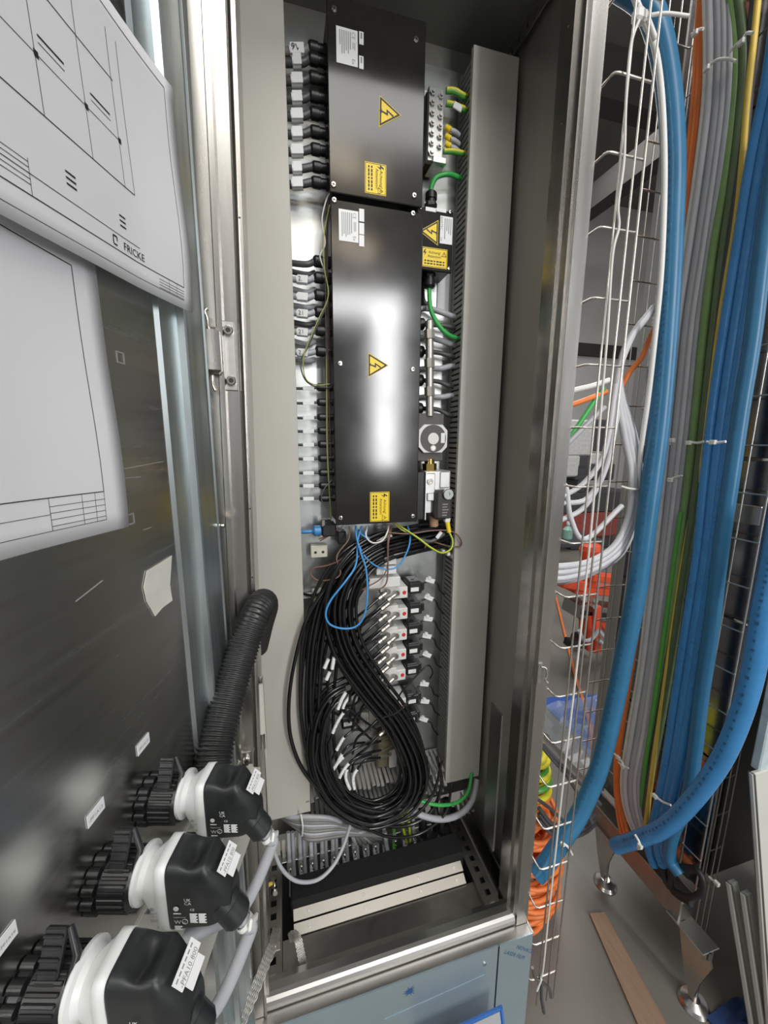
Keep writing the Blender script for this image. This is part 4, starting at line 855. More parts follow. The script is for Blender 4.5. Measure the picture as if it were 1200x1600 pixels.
t=thing('clipboard','blue-framed clipboard with paper leaning on the plinth, bottom edge','clipboard',at(755,1600,Y=.54)); Yc=.545
A=at(712,1604,Y=Yc); B=at(784,1571,Y=Yc); dx=(B-A).normalized(); 
R=basis(dx,(0,.25,1)); 
def cb(u,v,k=0): return B+R@V((-u,-v,k))
bluem=pm('blue_frame',(.04,.16,.50),.4)
mk('back_board',G().box(cb(.09,.10,-.001),(.18,.20,.002),R),bluem,t)
for (u,v,a,b) in ((.09,.002,.18,.005),(.002,.10,.005,.20)): mk('frame_edge',G().box(cb(u,v,.001),(a,b,.004),R),bluem,t)
mk('grey_sheet',G().box(cb(.092,.104,.0008),(.170,.19,.001),R),greyc,t); mk('paper',G().box(cb(.105,.118,.002),(.13,.19,.001),R@Matrix.Rotation(.15,3,'Z')),paper,t)
# ================================================================ plug connectors on the door and their duct
s0,z0=.03,zz(-.50)
t=thing('door_duct','beige slotted cable duct along the door below the plug connectors','cable duct',D(.3,zz(-.54),.02)); ztop=zz(-.452)
sA,sB=.075,.50
g=G()
n=17; st=(sB-sA)/n
for i in range(n):
    a=sA+st*i; g.prism([(a,.003),(a+st*.72,.003),(a+st*.72,.044),(a,.044)],HINGE+ZZ*ztop,DV,DN,(0,0,-.002))
mk('top_rib',g,beige,t,kind='stuff')
mk('back_wall',G().prism([(sA,0),(sB,0),(sB,.003),(sA,.003)],HINGE+ZZ*(ztop-.06),DV,DN,(0,0,.062)),beige,t)
mk('front_lip',G().prism([(sA,.044),(sB,.044),(sB,.050),(sA,.050)],HINGE+ZZ*(ztop-.002),DV,DN,(0,0,.005)),beige,t)
mk('duct_cover',G().prism([(sA,.050),(sB,.050),(sB,.062),(sA,.060)],HINGE+ZZ*(ztop-.06),DV,DN,(0,0,.058)),beige,t)
mk('duct_floor',G().prism([(sA,0),(sB,0),(sB,.060),(sA,.060)],HINGE+ZZ*(ztop-.062),DV,DN,(0,0,.002)),beige,t)
soft_black=pm('matt_black_housing',(.018,.020,.021),.42,0,.15,80)
soft_white=pm('white_housing',(.74,.75,.74),.35,0,.03,30)
sup=lambda a,e:(math.copysign(abs(math.cos(a))**(2/e),math.cos(a)),math.copysign(abs(math.sin(a))**(2/e),math.sin(a)))
def loft(secs, s, z, m=0, dimple=None, n=40):
    g=G(); vs=[]
    for (nn,hs,hz,e,cz) in secs:
        for k in range(n):
            c_,d_=sup(2*math.pi*k/n,e); ss=s+c_*hs; zv=z+cz+d_*hz
            if dimple:
                dn,ds,dep,wn,ws=dimple
                if d_>0.3: zv-=dep*math.exp(-((nn-dn)/wn)**2-((c_*hs-ds)/ws)**2)
            vs.append(D(ss,zv,nn))
    fs=[]
    for i in range(len(secs)-1):
        for k in range(n): l=(k+1)%n; fs.append((i*n+k,i*n+l,(i+1)*n+l,(i+1)*n+k))
    fs.append(tuple(range(n))[::-1]); fs.append(tuple(range((len(secs)-1)*n,len(secs)*n)))
    g.add(vs,fs,m,True); g.s[-1]=g.s[-2]=False; return g
def plug(s, z, label, ptop, tagtxt, scale=1.0, first=False):
    t=thing('plug_connector',label,'connector',D(s,z-.03,0)); zr=z-.006
    g=G(); g.lathe([(.019,0),(.020,.002),(.020,.008),(.018,.010)],D(s,zr,.0005),DN,24)
    for k in range(12):
        a=k*math.pi/6; g.lathe([(.0042,0),(.0042,.009)],D(s+.019*math.cos(a),zr+.019*math.sin(a),.001),DN,8)
    mk('flange_nut',g,blackp,t)
    g=G(); g.lathe([(.019,.010),(.0205,.012),(.0205,.034),(.019,.0375)],D(s,zr,0),DN,24)
    kn=mk('knurled_ring',g,blackp,t); g=G()
    for k in range(28):
        a=k*2*math.pi/28; g.box(D(s+.0208*math.cos(a),zr+.0208*math.sin(a),.023),(.0026,.0018,.021),Matrix((DV*-math.sin(a)+ZZ*math.cos(a),DV*math.cos(a)+ZZ*math.sin(a),DN)).transposed(),bev=.0006)
    mk('knurl',g,blackp,kn,kind='stuff')
    # locking strap standing off the ring, ribbed on its face
    d=(DV*-.45+ZZ*.9).normalized(); w=DN; o=D(s+.012,z-.004,.030)
    g=G(); RB=basis(w,d); a0=D(s+.010,z+.006,.026); 
    L_=.034; g.box(a0+d*L_*.5+DN*-.004,(.014,L_,.004),RB,bev=.001); st_=mk('locking_strap',g,blackp,t)
    for k in range(5): mk('strap_rib',G().box(a0+d*(.006+k*.006)+DN*-.004+RB@V((0,0,.0026)),(.013,.0018,.002),RB,bev=.0005),blackp,st_)
    mk('strap_side',G().tube([a0+d*L_+DN*.004,a0+d*.02+DN*.012,a0-d*.006+DN*.008],[.0022,.0028,.0024],6),blackp,t)
    g=G(); g.lathe([(.0195,.0375),(.0212,.039),(.0212,.0415),(.0175,.0425),(.0150,.046)],D(s,z,0),DN,28); mk('neck_flange',g,soft_white,t)
    zc=z-.008
    g=loft([(.0425,.0135,.0160,2,.006),(.046,.0150,.0185,2.4,.004),(.0545,.0165,.0285,4.5,.0),(.0565,.0170,.0305,5,0),(.0575,.0178,.0318,6,0),(.0655,.0178,.0322,6,0)],s,zc); mk('white_housing',g,soft_white,t)
    secs=[(.0655,.0172,.0318,6,0)]+[(.0655+.0018*i,.0174-.0001*i,.0318-.0001*i,5.5,0) for i in range(1,17)]+[(.098,.0150,.0285,4.5,-.002),(.103,.0135,.0245,4,-.005),(.108,.0118,.0195,3.6,-.009),(.112,.0095,.0140,3,-.013)]
    bl=mk('black_housing',loft(secs,s,zc,dimple=(.083,.0,.009,.0065,.011)),soft_black,t)
    # prints on the faces that look toward the room
    def face_text(lines, n0, ztop, mat, par, s_face):
        g=G()
        for (tx,nn,zt,sz) in lines:
            if tx[0]=='#':
                for k in range(int(tx[1:])): g.box(D(s_face,zt-k*sz*1.5,nn+.003*(1-.2*(k%2))),(.006*(1-.2*(k%2)),sz*.9,.0003),basis(DN,ZZ))
            elif tx=='O': g.lathe([(sz*.5,0),(sz*.5,.0003)],D(s_face,zt,nn),DV,14)
            elif tx=='@':
                g.tube([D(s_face,zt+sz*.5*math.sin(q*.6),nn+sz*.5*math.cos(q*.6)) for q in range(11)],.0002,4,closed=False); g.text('U',D(s_face+.0003,zt-sz*.2,nn-sz*.22),DN,ZZ,sz*.55)
            else: g.text(tx,D(s_face+.0003,zt,nn),DN,ZZ,sz)
        return mk('approval_print',g,mat,par)
    wh=[o for o in t.children if o.name.startswith('white_housing')][0]
    sf=s+.0177
    face_text([('O',.0535,zc-.004,.0032),('#1',.0515,zc-.008,.0008),('CR',.0515,zc-.0115,.0028),('#2',.0515,zc-.0145,.0009),('X',.056,zc-.0225,.003)],0,0,inkg,wh,sf+.0004)
    face_text([('UK',.0795,zc+.0035,.0040),('CA',.0795,zc+.0002,.0040),('O',.0725,zc-.004,.0042),('Supplemental',.070,zc-.0125,.0018),('#1',.070,zc-.0088,.0008),('W',.0702,zc-.0185,.0052),('@',.0785,zc-.0165,.0046),('#3',.070,zc-.0215,.0010),('CE',.0835,zc-.0055,.0030),('#7',.0828,zc-.009,.0009),('#7',.0898,zc-.009,.0009)],0,0,labelm,bl,s+.0176)
    # the two labels on the sloped end
    nrm=(DN*.62+ZZ*.72).normalized(); ux=-DV; uy=nrm.cross(ux); RL=basis(ux,uy)
    c=D(s+.000,zc+.0225,.1075)
    lw,lh=.024,.0082
    la=mk('designation_label',G().box(c+RL@V((0,0,0)),(lw,lh,.0008),RL),labelm,t)
    g=G(); g.text('-PFA10 800',c+RL@V((-lw*.46,-lh*.42,.0006)),ux,uy,.0042); 
    for k in range(6): g.box(c+RL@V((-lw*.4+k*lw*.15,lh*.22,.0006)),(lw*.1,.0008,.0002),RL)
    mk('lettering',g,inkg,la)
    mk('blank_label',G().box(c+RL@V((-.001,-lh*.5-.0032,.0002)),(lw*.68,.0058,.0008),RL),labelm,t)
    # gland, tag and grey cable
    gp=D(s+.002,zc-.012,.100); gd=(DN*.55-ZZ*.82).normalized()
    g=G(); g.lathe([(.0125,0),(.0130,.008),(.0125,.009)],gp,gd,20); g.lathe([(.0118,.009),(.0118,.024),(.0095,.027),(.0075,.028)],gp,gd,10); mk('cable_gland',g,soft_black,t)
    e=gp+gd*.028; mk('cable',G().tube(spl([e-gd*.004]+ptop(e,gd),6),.0056,10),greyc,t)
    tp=e+gd*.006; g=G(); RT=basis(DV*.6+ZZ*.6,DN); g.box(tp+DN*.007,(.020,.003,.008),RT,bev=.001); g.lathe([(.0062,-.002),(.0072,-.002),(.0072,.002),(.0062,.002)],tp,gd,12,caps=False); mk('tie_tag',g,whitep,t)
    return t
def cab_path(s,z):
    def f(e,gd): return [e+gd*.010,e+gd*.022-DN*.006,D(s+.022,z-.105,.100),D(s+.034,z-.112,.075),D(s+.044,z-.112,.052),D(s+.05,z-.116,.045)]
    return f
for i,(s,z) in enumerate(((.222,zz(-.343)),(.288,zz(-.350)),(.353,zz(-.350)))):
    plug(s,z,['black and white plug connector on the door nearest the hinge','middle black and white plug connector on the door','black and white plug connector nearest the viewer, cut by the lower edge'][i],cab_path(s,z),'')
# corrugated conduit
def corr(label, pts, r, pitch):
    P=spl(pts,10); L=[0]
    for a,b in zip(P,P[1:]): L.append(L[-1]+(b-a).length)
    n=int(L[-1]/(pitch/4)); Q=[];R_=[]; j=0
    for i in range(n+1):
        d=L[-1]*i/n
        while j<len(L)-2 and L[j+1]<d: j+=1
        u=(d-L[j])/max(1e-9,L[j+1]-L[j]); Q.append(P[j].lerp(P[j+1],u)); R_.append(r*(1,1,.9,.9)[i%4])
    return put(mk('corrugated_conduit',G().tube(Q,R_,20),pm('conduit_black',(.022,.022,.022),.33,0,.2,60)),label,'conduit')
corr('thick black corrugated conduit arching from the cabinet to the plug connectors',[at(402,1010,Y=.80),at(409,975,Y=.74),at(414,950,Y=.67),at(410,942,Y=.615),at(398,962,Y=.575),at(379,1015,Y=.545),at(358,1085,Y=.51),at(341,1150,Y=.48),at(331,1210,Y=.455),at(330,1265,Y=.44)],.0225,.0052)
# ================================================================ wire trays
wirem=pm('zinc_wire',(.66,.63,.58),.34,1,.08,40)
def wtray(label, pts, vi, zs, ztop, zbot, r=.0021):
    """pts: plan outline of a rung (x,y); vi: plan places of the long wires"""
    t=thing('wire_tray',label,'cable tray',(pts[0][0],pts[0][1],zbot))
    for (x,y) in vi: mk('long_wire',G().tube([(x,y,zbot),(x,y,ztop)],r,6),wirem,t)
    for z in zs:
        P=[]
        for i,(x,y) in enumerate(pts):
            p=V((x,y,z))
            if 0<i<len(pts)-1:
                a=V((*pts[i-1],z)); b=V((*pts[i+1],z)); P+= [p+(a-p).normalized()*.008,p+(a-p).normalized()*.002+(b-p).normalized()*.002,p+(b-p).normalized()*.008]
            else: P.append(p)
        mk('rung',G().tube(P,r,6),wirem,t)
    return t
ZR=[zz(.673-.1072*k) for k in range(-3,19)]
wtray('narrow vertical wire tray at the right front edge of the open cabinet',[(.5225,.632),(.5205,.588),(.592,.588)],[(.5225,.635),(.544,.585),(.572,.585),(.592,.585)],ZR,zz(1.0),zz(-1.335))
wtray('wide vertical wire tray on the neighbouring cabinet, carrying the cable bundles',[(.918,.907),(1.018,.907),(1.018,.585)],[(.918,.910),(.945,.910),(.982,.910),(1.021,.905),(1.021,.80),(1.021,.712),(1.021,.634),(1.021,.588)],[z-.03 for z in ZR],zz(1.1),zz(-1.18))
wtray('narrow wire tray at the near edge of the neighbouring cabinet',[(1.075,.62),(1.148,.62),(1.148,.67)],[(1.078,.617),(1.098,.617),(1.124,.617),(1.146,.617)],[zz(-1.108+.1165*k) for k in range(-1,14)],zz(.6),zz(-1.45))
# ================================================================ neighbouring cabinet
nbd=pm('shade_dark_side',(.045,.044,.042),.45,0,.1,4)  # near-black base colour carries the shadow on the neighbour's front panel
nb=thing('neighbouring_cabinet','dark stainless neighbouring cabinet standing on levelling feet at the right','cabinet',(1.35,.95,0))
panel_m=pm('dark_mirror_panel',(.30,.30,.315),.16,1,.08,3,.01,(8,1,8))
ztopn=zz(1.1)
for k in range(6):
    z0=zz(-1.20)+k*.39; mk('side_panel',G().box((1.064,.765,z0+.193),(.012,.33,.384),bev=.002),panel_m,nb)
mk('frame_post',G().box((1.052,.955,(zz(-1.22)+ztopn)/2),(.036,.045,ztopn-zz(-1.22)),bev=.003),steel,nb)
mk('frame_post',G().box((1.10,.605+.06,(zz(-1.22)+ztopn)/2),(.06,.06,ztopn-zz(-1.22)),bev=.003),steel_dark,nb)
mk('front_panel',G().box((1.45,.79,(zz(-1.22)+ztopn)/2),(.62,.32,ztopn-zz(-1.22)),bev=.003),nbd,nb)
mk('bottom_beam',G().box((1.03,.785,zz(-1.26)),(.06,.37,.075),bev=.003),steel_dark,nb)
mk('middle_beam',G().box((1.054,.77,zz(-.16)),(.010,.32,.045),bev=.002),steel,nb)
for y,yb in ((.60,.55),(.905,.85)):
    g=G(); g.prism([(-.012,-1.285),(.055,-1.285),(.062,-1.31),(.040,-1.40),(.015,-1.47),(.005,-1.47),(-.004,-1.40),(-.022,-1.32)],(.99+.02,yb-.01,EYE),YY,ZZ,(.006,0,0)); mk('foot_bracket',g,steel,nb)
    g=G(); g.box((1.02,yb+.03,zz(-1.287)),(.055,.10,.005),bev=.001); br=mk('foot_plate',g,steel_h,nb)
    mk('plate_hole',G().lathe([(.009,0),(.009,.0008)],(1.015,yb+.055,zz(-1.2845)),(0,0,1),4,sm=False),ink,br)
    for k in range(3): mk('plate_rib',G().box((1.004+.012*k,yb-.016,zz(-1.30)),(.005,.008,.030),bev=.001),steel_h,br)
    g=G(); g.lathe([(.006,0),(.006,.17)],(1.027,yb,.018),(0,0,1),10); g.lathe([(.034,0),(.036,.003),(.030,.012),(.013,.020),(.010,.020)],(1.027,yb,0),(0,0,1),24); mk('levelling_foot',g,steel,nb)
# ================================================================ cables along the trays
def cable(name, label, pts, r, mat, cat='cable', group=None, k=6, n=10):
    return put(mk(name,G().tube(spl([at(x,y,**({'X':q} if q>.75 and not isinstance(q,str) else {'Y':q})) for x,y,q in pts],k),r,n),mat),label,cat,group)
def hose(label, pts, r, mat, useX, txt):
    P=spl([at(x,y,**({'X':q} if useX else {'Y':q})) for x,y,q in pts],8); t=thing('blue_hose',label,'hose',P[-1]); n=len(P)
    g=G(); R_=[r]*n; g.tube(P,R_,14,caps=True); mk('hose_wall',g,mat,t)
    d=(P[-1]-P[-2]).normalized(); mk('hose_bore',G().lathe([(r*.72,0),(r*.72,.0006)],P[-1],d,14),ink,t)
    g=G(); i=4
    while i<n-5:                                                       # the printed line of letters along the hose
        d=(P[i+1]-P[i]).normalized(); toc=(V((0,0,EYE))-P[i]); toc=(toc-d*toc.dot(d)).normalized(); 
        seg=(P[i+1]-P[i]).length; th=.35; nrm=(toc*math.cos(th)+d.cross(toc)*math.sin(th)); up=nrm.cross(d)
        for q in range(max(1,int(seg/.012))):
            o=P[i]+d*(q*.012)+nrm*(r*1.004); g.box(o,(.0045+.002*((i*3+q)%2),.0048+.002*((i+q)%3-1),.0003),basis(d,up))
        i+=1
    mk('hose_print',g,txt,t,kind='stuff'); return t
hose('blue hose hanging beside the front wire tray, its cut end low behind it',[(962,-30,.68),(1008,5,.68),(1031,60,.68),(1046,150,.68),(1052,250,.68),(1050,350,.68),(1044,480,.675),(1031,650,.67),(1012,800,.665),(995,920,.66),(976,1020,.66),(958,1110,.66),(936,1200,.655),(906,1270,.65),(880,1310,.645),(853,1350,.64),(838,1368,.64)],.0205,blueh,False,pm('hose_ink',(.022,.12,.26),.5))
hose('blue hose curving across the wide tray to a cut end at lower left',[(1222,800,.97),(1208,880,.96),(1192,960,.95),(1172,1070,.94),(1136,1170,.93),(1092,1238,.92),(1042,1290,.91),(1000,1310,.90),(962,1322,.89)],.0195,blueh2,True,bpy.data.materials['hose_ink'])
G1='cable bundle on the wide wire tray'
for i,(dx,r) in enumerate(((0,.0062),(5,.0055),(-5,.0055))):
    cable('orange_cable','%s orange cable in the bundle on the wide tray'%['middle','right','left'][i],[(1097+dx*.6,-20,.99),(1093+dx,60,.99),(1090+dx,130,.985),(1082+dx,220,.985),(1068+dx,330,.985),(1058+dx*.7,430,.985),(1048+dx*.5,560,.99),(1035+dx*.4,680,.99),(1012+dx*.4,850,.99),(996+dx*.5,970,.99),(980+dx*.4,1080,.99),(966+dx*.5,1170,.99),(964+dx*.5,1230,.99),(973+dx,1290,.99),(985+dx,1325,.99)],r,orangec)
gl=[(0,.0095,greyl),(12,.009,greyc),(22,.008,greyl),(-8,.007,white_w),(30,.0075,greyc),(17,.006,greyc)]
for i,(dx,r,m) in enumerate(gl):
    cable('grey_cable','%s grey cable in the bundle on the wide tray, counted from the left'%['second','third','fifth','first and palest','sixth','fourth'][i],[(1110+dx,-20,.985),(1112+dx,70,.98),(1109+dx,160,.98),(1096+dx,270,.98),(1080+dx,380,.985),(1062+dx,500,.985),(1050+dx,620,.985),(1038+dx*.9,750,.985),(1022+dx*.8,900,.985),(1006+dx*.7,1040,.985),(988+dx*.8,1150,.985),(978+dx*.7,1220,.985),(984+dx*.6,1270,.985),(1003+dx*.4,1318,.99)],r,m)
cable('olive_cable','left olive green cable beside the grey bundle',[(1140,-20,.985),(1150,80,.985),(1146,170,.985),(1132,290,.985),(1114,400,.985),(1100,520,.985),(1088,640,.985),(1072,780,.985),(1052,930,.985),(1030,1080,.99),(1010,1200,.99),(1000,1280,.99)],.0095,olive)
cable('olive_cable','right olive green cable beside the grey bundle',[(1152,-20,.985),(1163,80,.985),(1157,180,.985),(1143,300,.985),(1127,410,.985),(1113,530,.985),(1100,650,.985),(1084,790,.985),(1062,940,.985),(1040,1090,.99),(1018,1210,.99),(1006,1285,.99)],.0085,pm('olive_dark',(.12,.17,.08),.4))
cable('dark_cable','black cable between olive and yellow cables',[(1182,-20,.99),(1172,90,.99),(1166,180,.99),(1150,320,.99),(1132,440,.99),(1118,560,.99),(1098,690,.99),(1080,800,.99),(1056,950,.99),(1036,1090,.99),(1016,1210,.99),(1004,1290,.99)],.0095,darkc)
cable('yellow_cable','yellow cable right of the black one on the wide tray',[(1186,-20,.985),(1178,60,.985),(1168,150,.985),(1152,330,.985),(1128,480,.985),(1112,600,.985),(1096,720,.985),(1072,850,.985),(1053,970,.985),(1037,1080,.985),(1021,1190,.985),(1009,1290,.985)],.0062,yellowc)
cable('green_cable','bright green cable low in the wide tray',[(1064,800,.975),(1050,900,.975),(1036,1000,.975),(1022,1100,.975),(1008,1200,.98),(1001,1270,.985)],.0055,gy_g)
for i,(dx,r) in enumerate(((0,.0125),(17,.0125),(29,.0115))):
    cable('blue_tube','%s of three fat bright blue tubes on the wide tray'%['left','middle','right'][i],[(1216+dx,20,.97),(1200+dx,130,.97),(1176+dx,250,.97),(1155+dx,380,.97),(1136+dx,500,.97),(1118+dx,620,.97),(1104+dx*.9,740,.97),(1092+dx*.8,860,.97),(1074+dx*.8,980,.97),(1057+dx*.8,1090,.97),(1042+dx*.75,1190,.97),(1026+dx*.7,1270,.975),(1014+dx*.8,1320,.985),(1022+dx*.8,1352,.995)],r,blueh2,'tube',n=12)
cable('grey_cable','grey cable between the bright blue tubes and the pale blue hose',[(1208,200,.985),(1186,330,.985),(1164,470,.985),(1150,580,.985),(1132,700,.985),(1112,850,.985),(1092,1000,.985),(1070,1150,.985),(1052,1260,.985)],.0085,greyc2)
cable('blue_tube','fat paler blue hose rightmost on the wide tray, hooked at its foot',[(1250,30,.965),(1222,190,.965),(1196,360,.965),(1177,520,.965),(1158,640,.965),(1142,750,.965),(1126,860,.965),(1112,980,.965),(1097,1080,.965),(1085,1180,.965),(1074,1250,.965),(1052,1300,.975),(1046,1340,.985),(1062,1366,.99)],.0155,blueh,'hose',n=12)
cable('black_coil','black cable coiled at the foot of the wide tray',[(1062,1310,1.0),(1040,1340,1.0),(1042,1380,1.0),(1075,1402,1.0),(1098,1390,1.0),(1090,1360,1.0),(1055,1358,1.0),(1050,1390,1.0),(1080,1412,1.0)],.008,rubber)
def ctie(label, pts, head, q):
    t=thing('cable_tie',label,'cable tie',at(*head,X=q)); mk('strap',G().tube(spl([at(x,y,X=q-.018) for x,y in pts],4),.0030,6),tiem,t); mk('tie_head',G().box(at(*head,X=q-.022),(.008,.012,.010),bev=.001),tiem,t)
ctie('white cable tie round the grey bundle, high up',[(1105,104),(1120,94),(1138,92),(1150,96)],(1104,107),.975)
ctie('white cable tie round the olive cables, near the top',[(1140,82),(1148,72),(1160,62),(1166,52),(1176,52)],(1158,66),.975)
ctie('white cable tie round the orange cables',[(1080,54),(1090,47),(1099,45)],(1086,52),.975)
ctie('white cable tie round the grey bundle at mid height',[(1028,691),(1040,695),(1050,693)],(1050,688),.975)
ctie('white cable tie round the grey bundle, below the middle one',[(1045,750),(1055,746),(1066,743)],(1047,750),.975)
ctie('white cable tie round the yellow and black cables',[(1076,690),(1090,692),(1100,690)],(1076,692),.975)
ctie('white cable tie round the bright blue tubes at mid height',[(1104,690),(1114,692),(1134,690)],(1114,691),.95)
ctie('white cable tie round the orange cable low down',[(958,1176),(968,1186),(974,1194)],(966,1184),.97)
ctie('white cable tie round the grey bundle low down',[(966,1190),(974,1198),(982,1200)],(973,1197),.97)
ctie('white cable tie round the blue tubes low down',[(1022,1242),(1034,1252),(1048,1258)],(1023,1244),.95)
ctie('white cable tie on the end of the curving blue hose',[(992,1304),(998,1314),(1001,1324),(996,1326)],(1000,1322),.885)
ctie('white tie end on the near wire tray',[(1108,1370),(1116,1378),(1122,1386)],(1120,1380),1.08)
t=thing('cable_tie','white cable tie holding the blue hose to the front tray','cable tie',at(888,1325,Y=.63)); mk('strap',G().tube(spl(path([(877,1318,.625),(886,1322,.615),(894,1335,.62)]),4),.0028,6),tiem,t); mk('tie_head',G().box(at(879,1319,Y=.617),(.009,.008,.009),bev=.001),tiem,t)
# white cable and cord at the front tray
cable('white_cable','thick white cable running beside the upper blue hose',[(985,-20,.66),(1003,25,.655),(1022,70,.655),(1033,140,.655),(1038,240,.655),(1037,340,.655),(1032,440,.655),(1023,530,.66),(1013,620,.67),(1002,700,.685),(996,770,.70),(985,825,.705)],.0052,whitep)
cable('cord','thin white cord along the front tray down to a clip',[(1000,28,.60),(986,70,.58),(978,160,.578),(975,250,.578),(966,320,.578),(967,355,.578),(957,400,.578),(949,520,.578),(938,650,.578),(926,800,.578),(908,980,.578),(892,1120,.578),(880,1220,.578),(868,1330,.578),(857,1430,.578),(849,1510,.578),(845,1530,.578)],.0022,white_w,'cord')
t=thing('cable_tie','pale cable tie sticking out at the top of the front tray','cable tie',at(1005,28,Y=.60)); mk('strap',G().tube(spl(path([(1003,30,.62),(1012,25,.61),(1040,21,.60),(1076,25,.59)]),5),.0026,6),tiem,t); mk('tie_head',G().box(at(999,26,Y=.60),(.022,.014,.016),bev=.003),whitep,t)
for (a,b) in (((995,10),(1010,24)),((1012,30),(1024,62))): mk('tail',G().tube([at(*a,Y=.61),at(*b,Y=.61)],.0045,6),whitep,t)
t=thing('cord_clip','dark hook clip hanging on the white cord at the foot of the front tray','clip',at(846,1580,Y=.58)); mk('hook',G().tube(spl(path([(832,1512,.585),(836,1528,.58),(845,1533,.578),(858,1545,.578),(861,1558,.58)]),4),.0035,8),steel_dark,t); mk('strap',G().tube(path([(846,1530,.578),(846,1560,.578),(850,1582,.58)]),.004,6),darkc,t); mk('tie_end',G().tube(path([(846,1530,.576),(839,1548,.576)]),.0024,6),whitep,t)
# ================================================================ behind the cabinet
for i in range(9):                                                    # the hanging loop of grey cables
    d=i*4.0; o=(i%3)*.022
    cable('grey_cable','%s grey cable in the big hanging loop behind the front tray'%['innermost','second','third','fourth','fifth','sixth','seventh','eighth','outermost'][i],[(1022-d*.3,480+d*.4,1.28+o-.9 if False else .70+o),(985-d*.2,530+d*.3,.70+o),(964-d*.1+i,600,.70+o),(975+d*.5,680,.70+o),(986+d*.45,740,.70+o),(984+d*.4,800,.70+o),(962+d*.35,850+d*.35,.70+o),(925+d*.2,876+d*.5,.70+o),(885,884+d*.75,.70+o),(850,884+d*.8,.71+o)],.0072,greyl,group='hanging loop of grey cables')
for i,(x0,y0,xm,ym,x1,y1,x2,y2) in enumerate(((882,774,915,752,945,705,962,600),(880,786,918,778,950,720,968,610),(878,812,915,790,947,730,966,640),(884,760,892,810,915,842,972,790))):
    cable('grey_cable','%s single pale grey cable swinging left from the hanging loop'%['upper','second','third','inner looping'][i],[(x0-14,y0+3,.72),(x0,y0,.72),(xm,ym,.71),(x1,y1,.70),(x2,y2,.70)],.0058,greyl)
cable('white_cable','white cable crossing high from the loop to the cabinet',[(880,616,.70),(900,609,.70),(925,603,.70),(952,594,.70)],.0055,whitep)
cable('orange_cable','orange cable crossing from the loop to the cabinet',[(880,636,.71),(898,631,.71),(925,621,.71),(948,612,.71)],.0055,orangec)
cable('green_cable','green cable crossing from the loop down to the cabinet',[(884,690,.71),(896,676,.71),(910,655,.71),(926,631,.71),(944,606,.71)],.0050,green)
cable('white_cable','white cable crossing under the green one',[(884,696,.70),(896,684,.70),(918,662,.70),(945,636,.70)],.0052,greyc)
cable('orange_cable','orange cable slanting up behind the blue hose',[(1030,500,.72),(1015,530,.72),(1003,558,.72),(985,580,.73),(970,605,.74)],.0060,orangec)
t=thing('cable_tie','white cable tie round the hanging loop of grey cables','cable tie',at(985,764,Y=.70)); mk('strap',G().tube(spl(path([(971,760,.688),(982,763,.68),(998,765,.69)]),4),.0026,6),tiem,t)
# orange cable pile
oc=thing('orange_cable_coil','tall pile of orange cable coils on the floor behind the front tray','cable coil',(.70,.90,0))
rn=random.Random(5); turns=38
for i in range(turns):
    f=i/(turns-1); z=.012+f*.43; rad=(.118-.028*abs(f-.35)*1.2)*(1 if f<.62 else 1-(f-.62)*.75); cx,cy=.695+.018*math.sin(i*2.3)+.01*math.cos(i),.90+.016*math.cos(i*1.7); tl=.10*math.sin(i*1.9)+.05; ta=i*2.1
    P=[V((cx+rad*math.cos(a)*(1+.06*math.sin(i+a*2)),cy+rad*math.sin(a),z+rad*tl*math.cos(a+ta)+.004*math.sin(3*a+i))) for a in [q*2*math.pi/28 for q in range(28)]]
    mk('coil_turn',G().tube(P,.0072,8,closed=True),orangec,oc)
for i in range(10):
    a=-.9+i*.28; P=spl([(.72+.03*math.cos(a),.90+.03*math.sin(a),.36-.005*i),(.72+.06*math.cos(a),.90+.06*math.sin(a)-.02,.30),(.71+.10*math.cos(a),.88+.10*math.sin(a),.22),(.70+.118*math.cos(a),.89+.12*math.sin(a),.15)],5); mk('coil_strand',G().tube(P,.0072,8),orangec,oc)
yg=thing('earth_cable_coil','yellow-green earth cable coil lying on top of the orange pile','cable coil',(.70,.90,.44))
for i in range(7):
    z=.46+i*.020; rad=.060-.003*i; tl=.25*math.sin(i*2.2); P=[V((.705+.006*math.sin(i*3)+rad*math.cos(a),.88+rad*math.sin(a),z+rad*tl*math.cos(a+i)+(.012*math.sin(a) if i>3 else 0))) for a in [q*2*math.pi/24 for q in range(24)]]
    mk('coil_turn',G().tube(P,.0095,8,closed=True),gy_y if i%3!=1 else gy_g,yg)
for i in range(3):
    P=spl([at(842,1262+i*9,Y=.78),at(860,1285+i*8,Y=.765),at(885,1295+i*7,Y=.77),at(912,1288+i*7,Y=.80),at(930,1272+i*8,Y=.84)],6); put(mk('black_cable',G().tube(P,.0058,8),darkc),'%s black cable wrapped round the orange pile'%['upper','middle','lower'][i],'cable','black cables round the orange pile')
for i,pts in enumerate((((836,1150),(856,1172),(885,1203),(915,1232),(938,1256)),((840,1158),(862,1185),(886,1213),(908,1250),(925,1285)),((836,1246),(858,1262),(880,1282),(902,1300)))):
    put(mk('black_cable',G().tube(spl([at(x,y,Y=.74) for x,y in pts],5),.0048,8),darkc),'%s dark cable running diagonally in front of the orange pile'%['upper','middle','lower'][i],'cable')
fl=lambda x,y,z=.0: at(x,y,Z=z)
put(mk('floor_cable',G().tube(spl([fl(868,930,.012),fl(885,1000,.012),fl(900,1060,.012),fl(916,1110,.012),fl(926,1160,.012),fl(926,1215,.012),fl(918,1270,.012)],6),.010,8),orangec),'long orange cable trailing over the hall floor','cable')
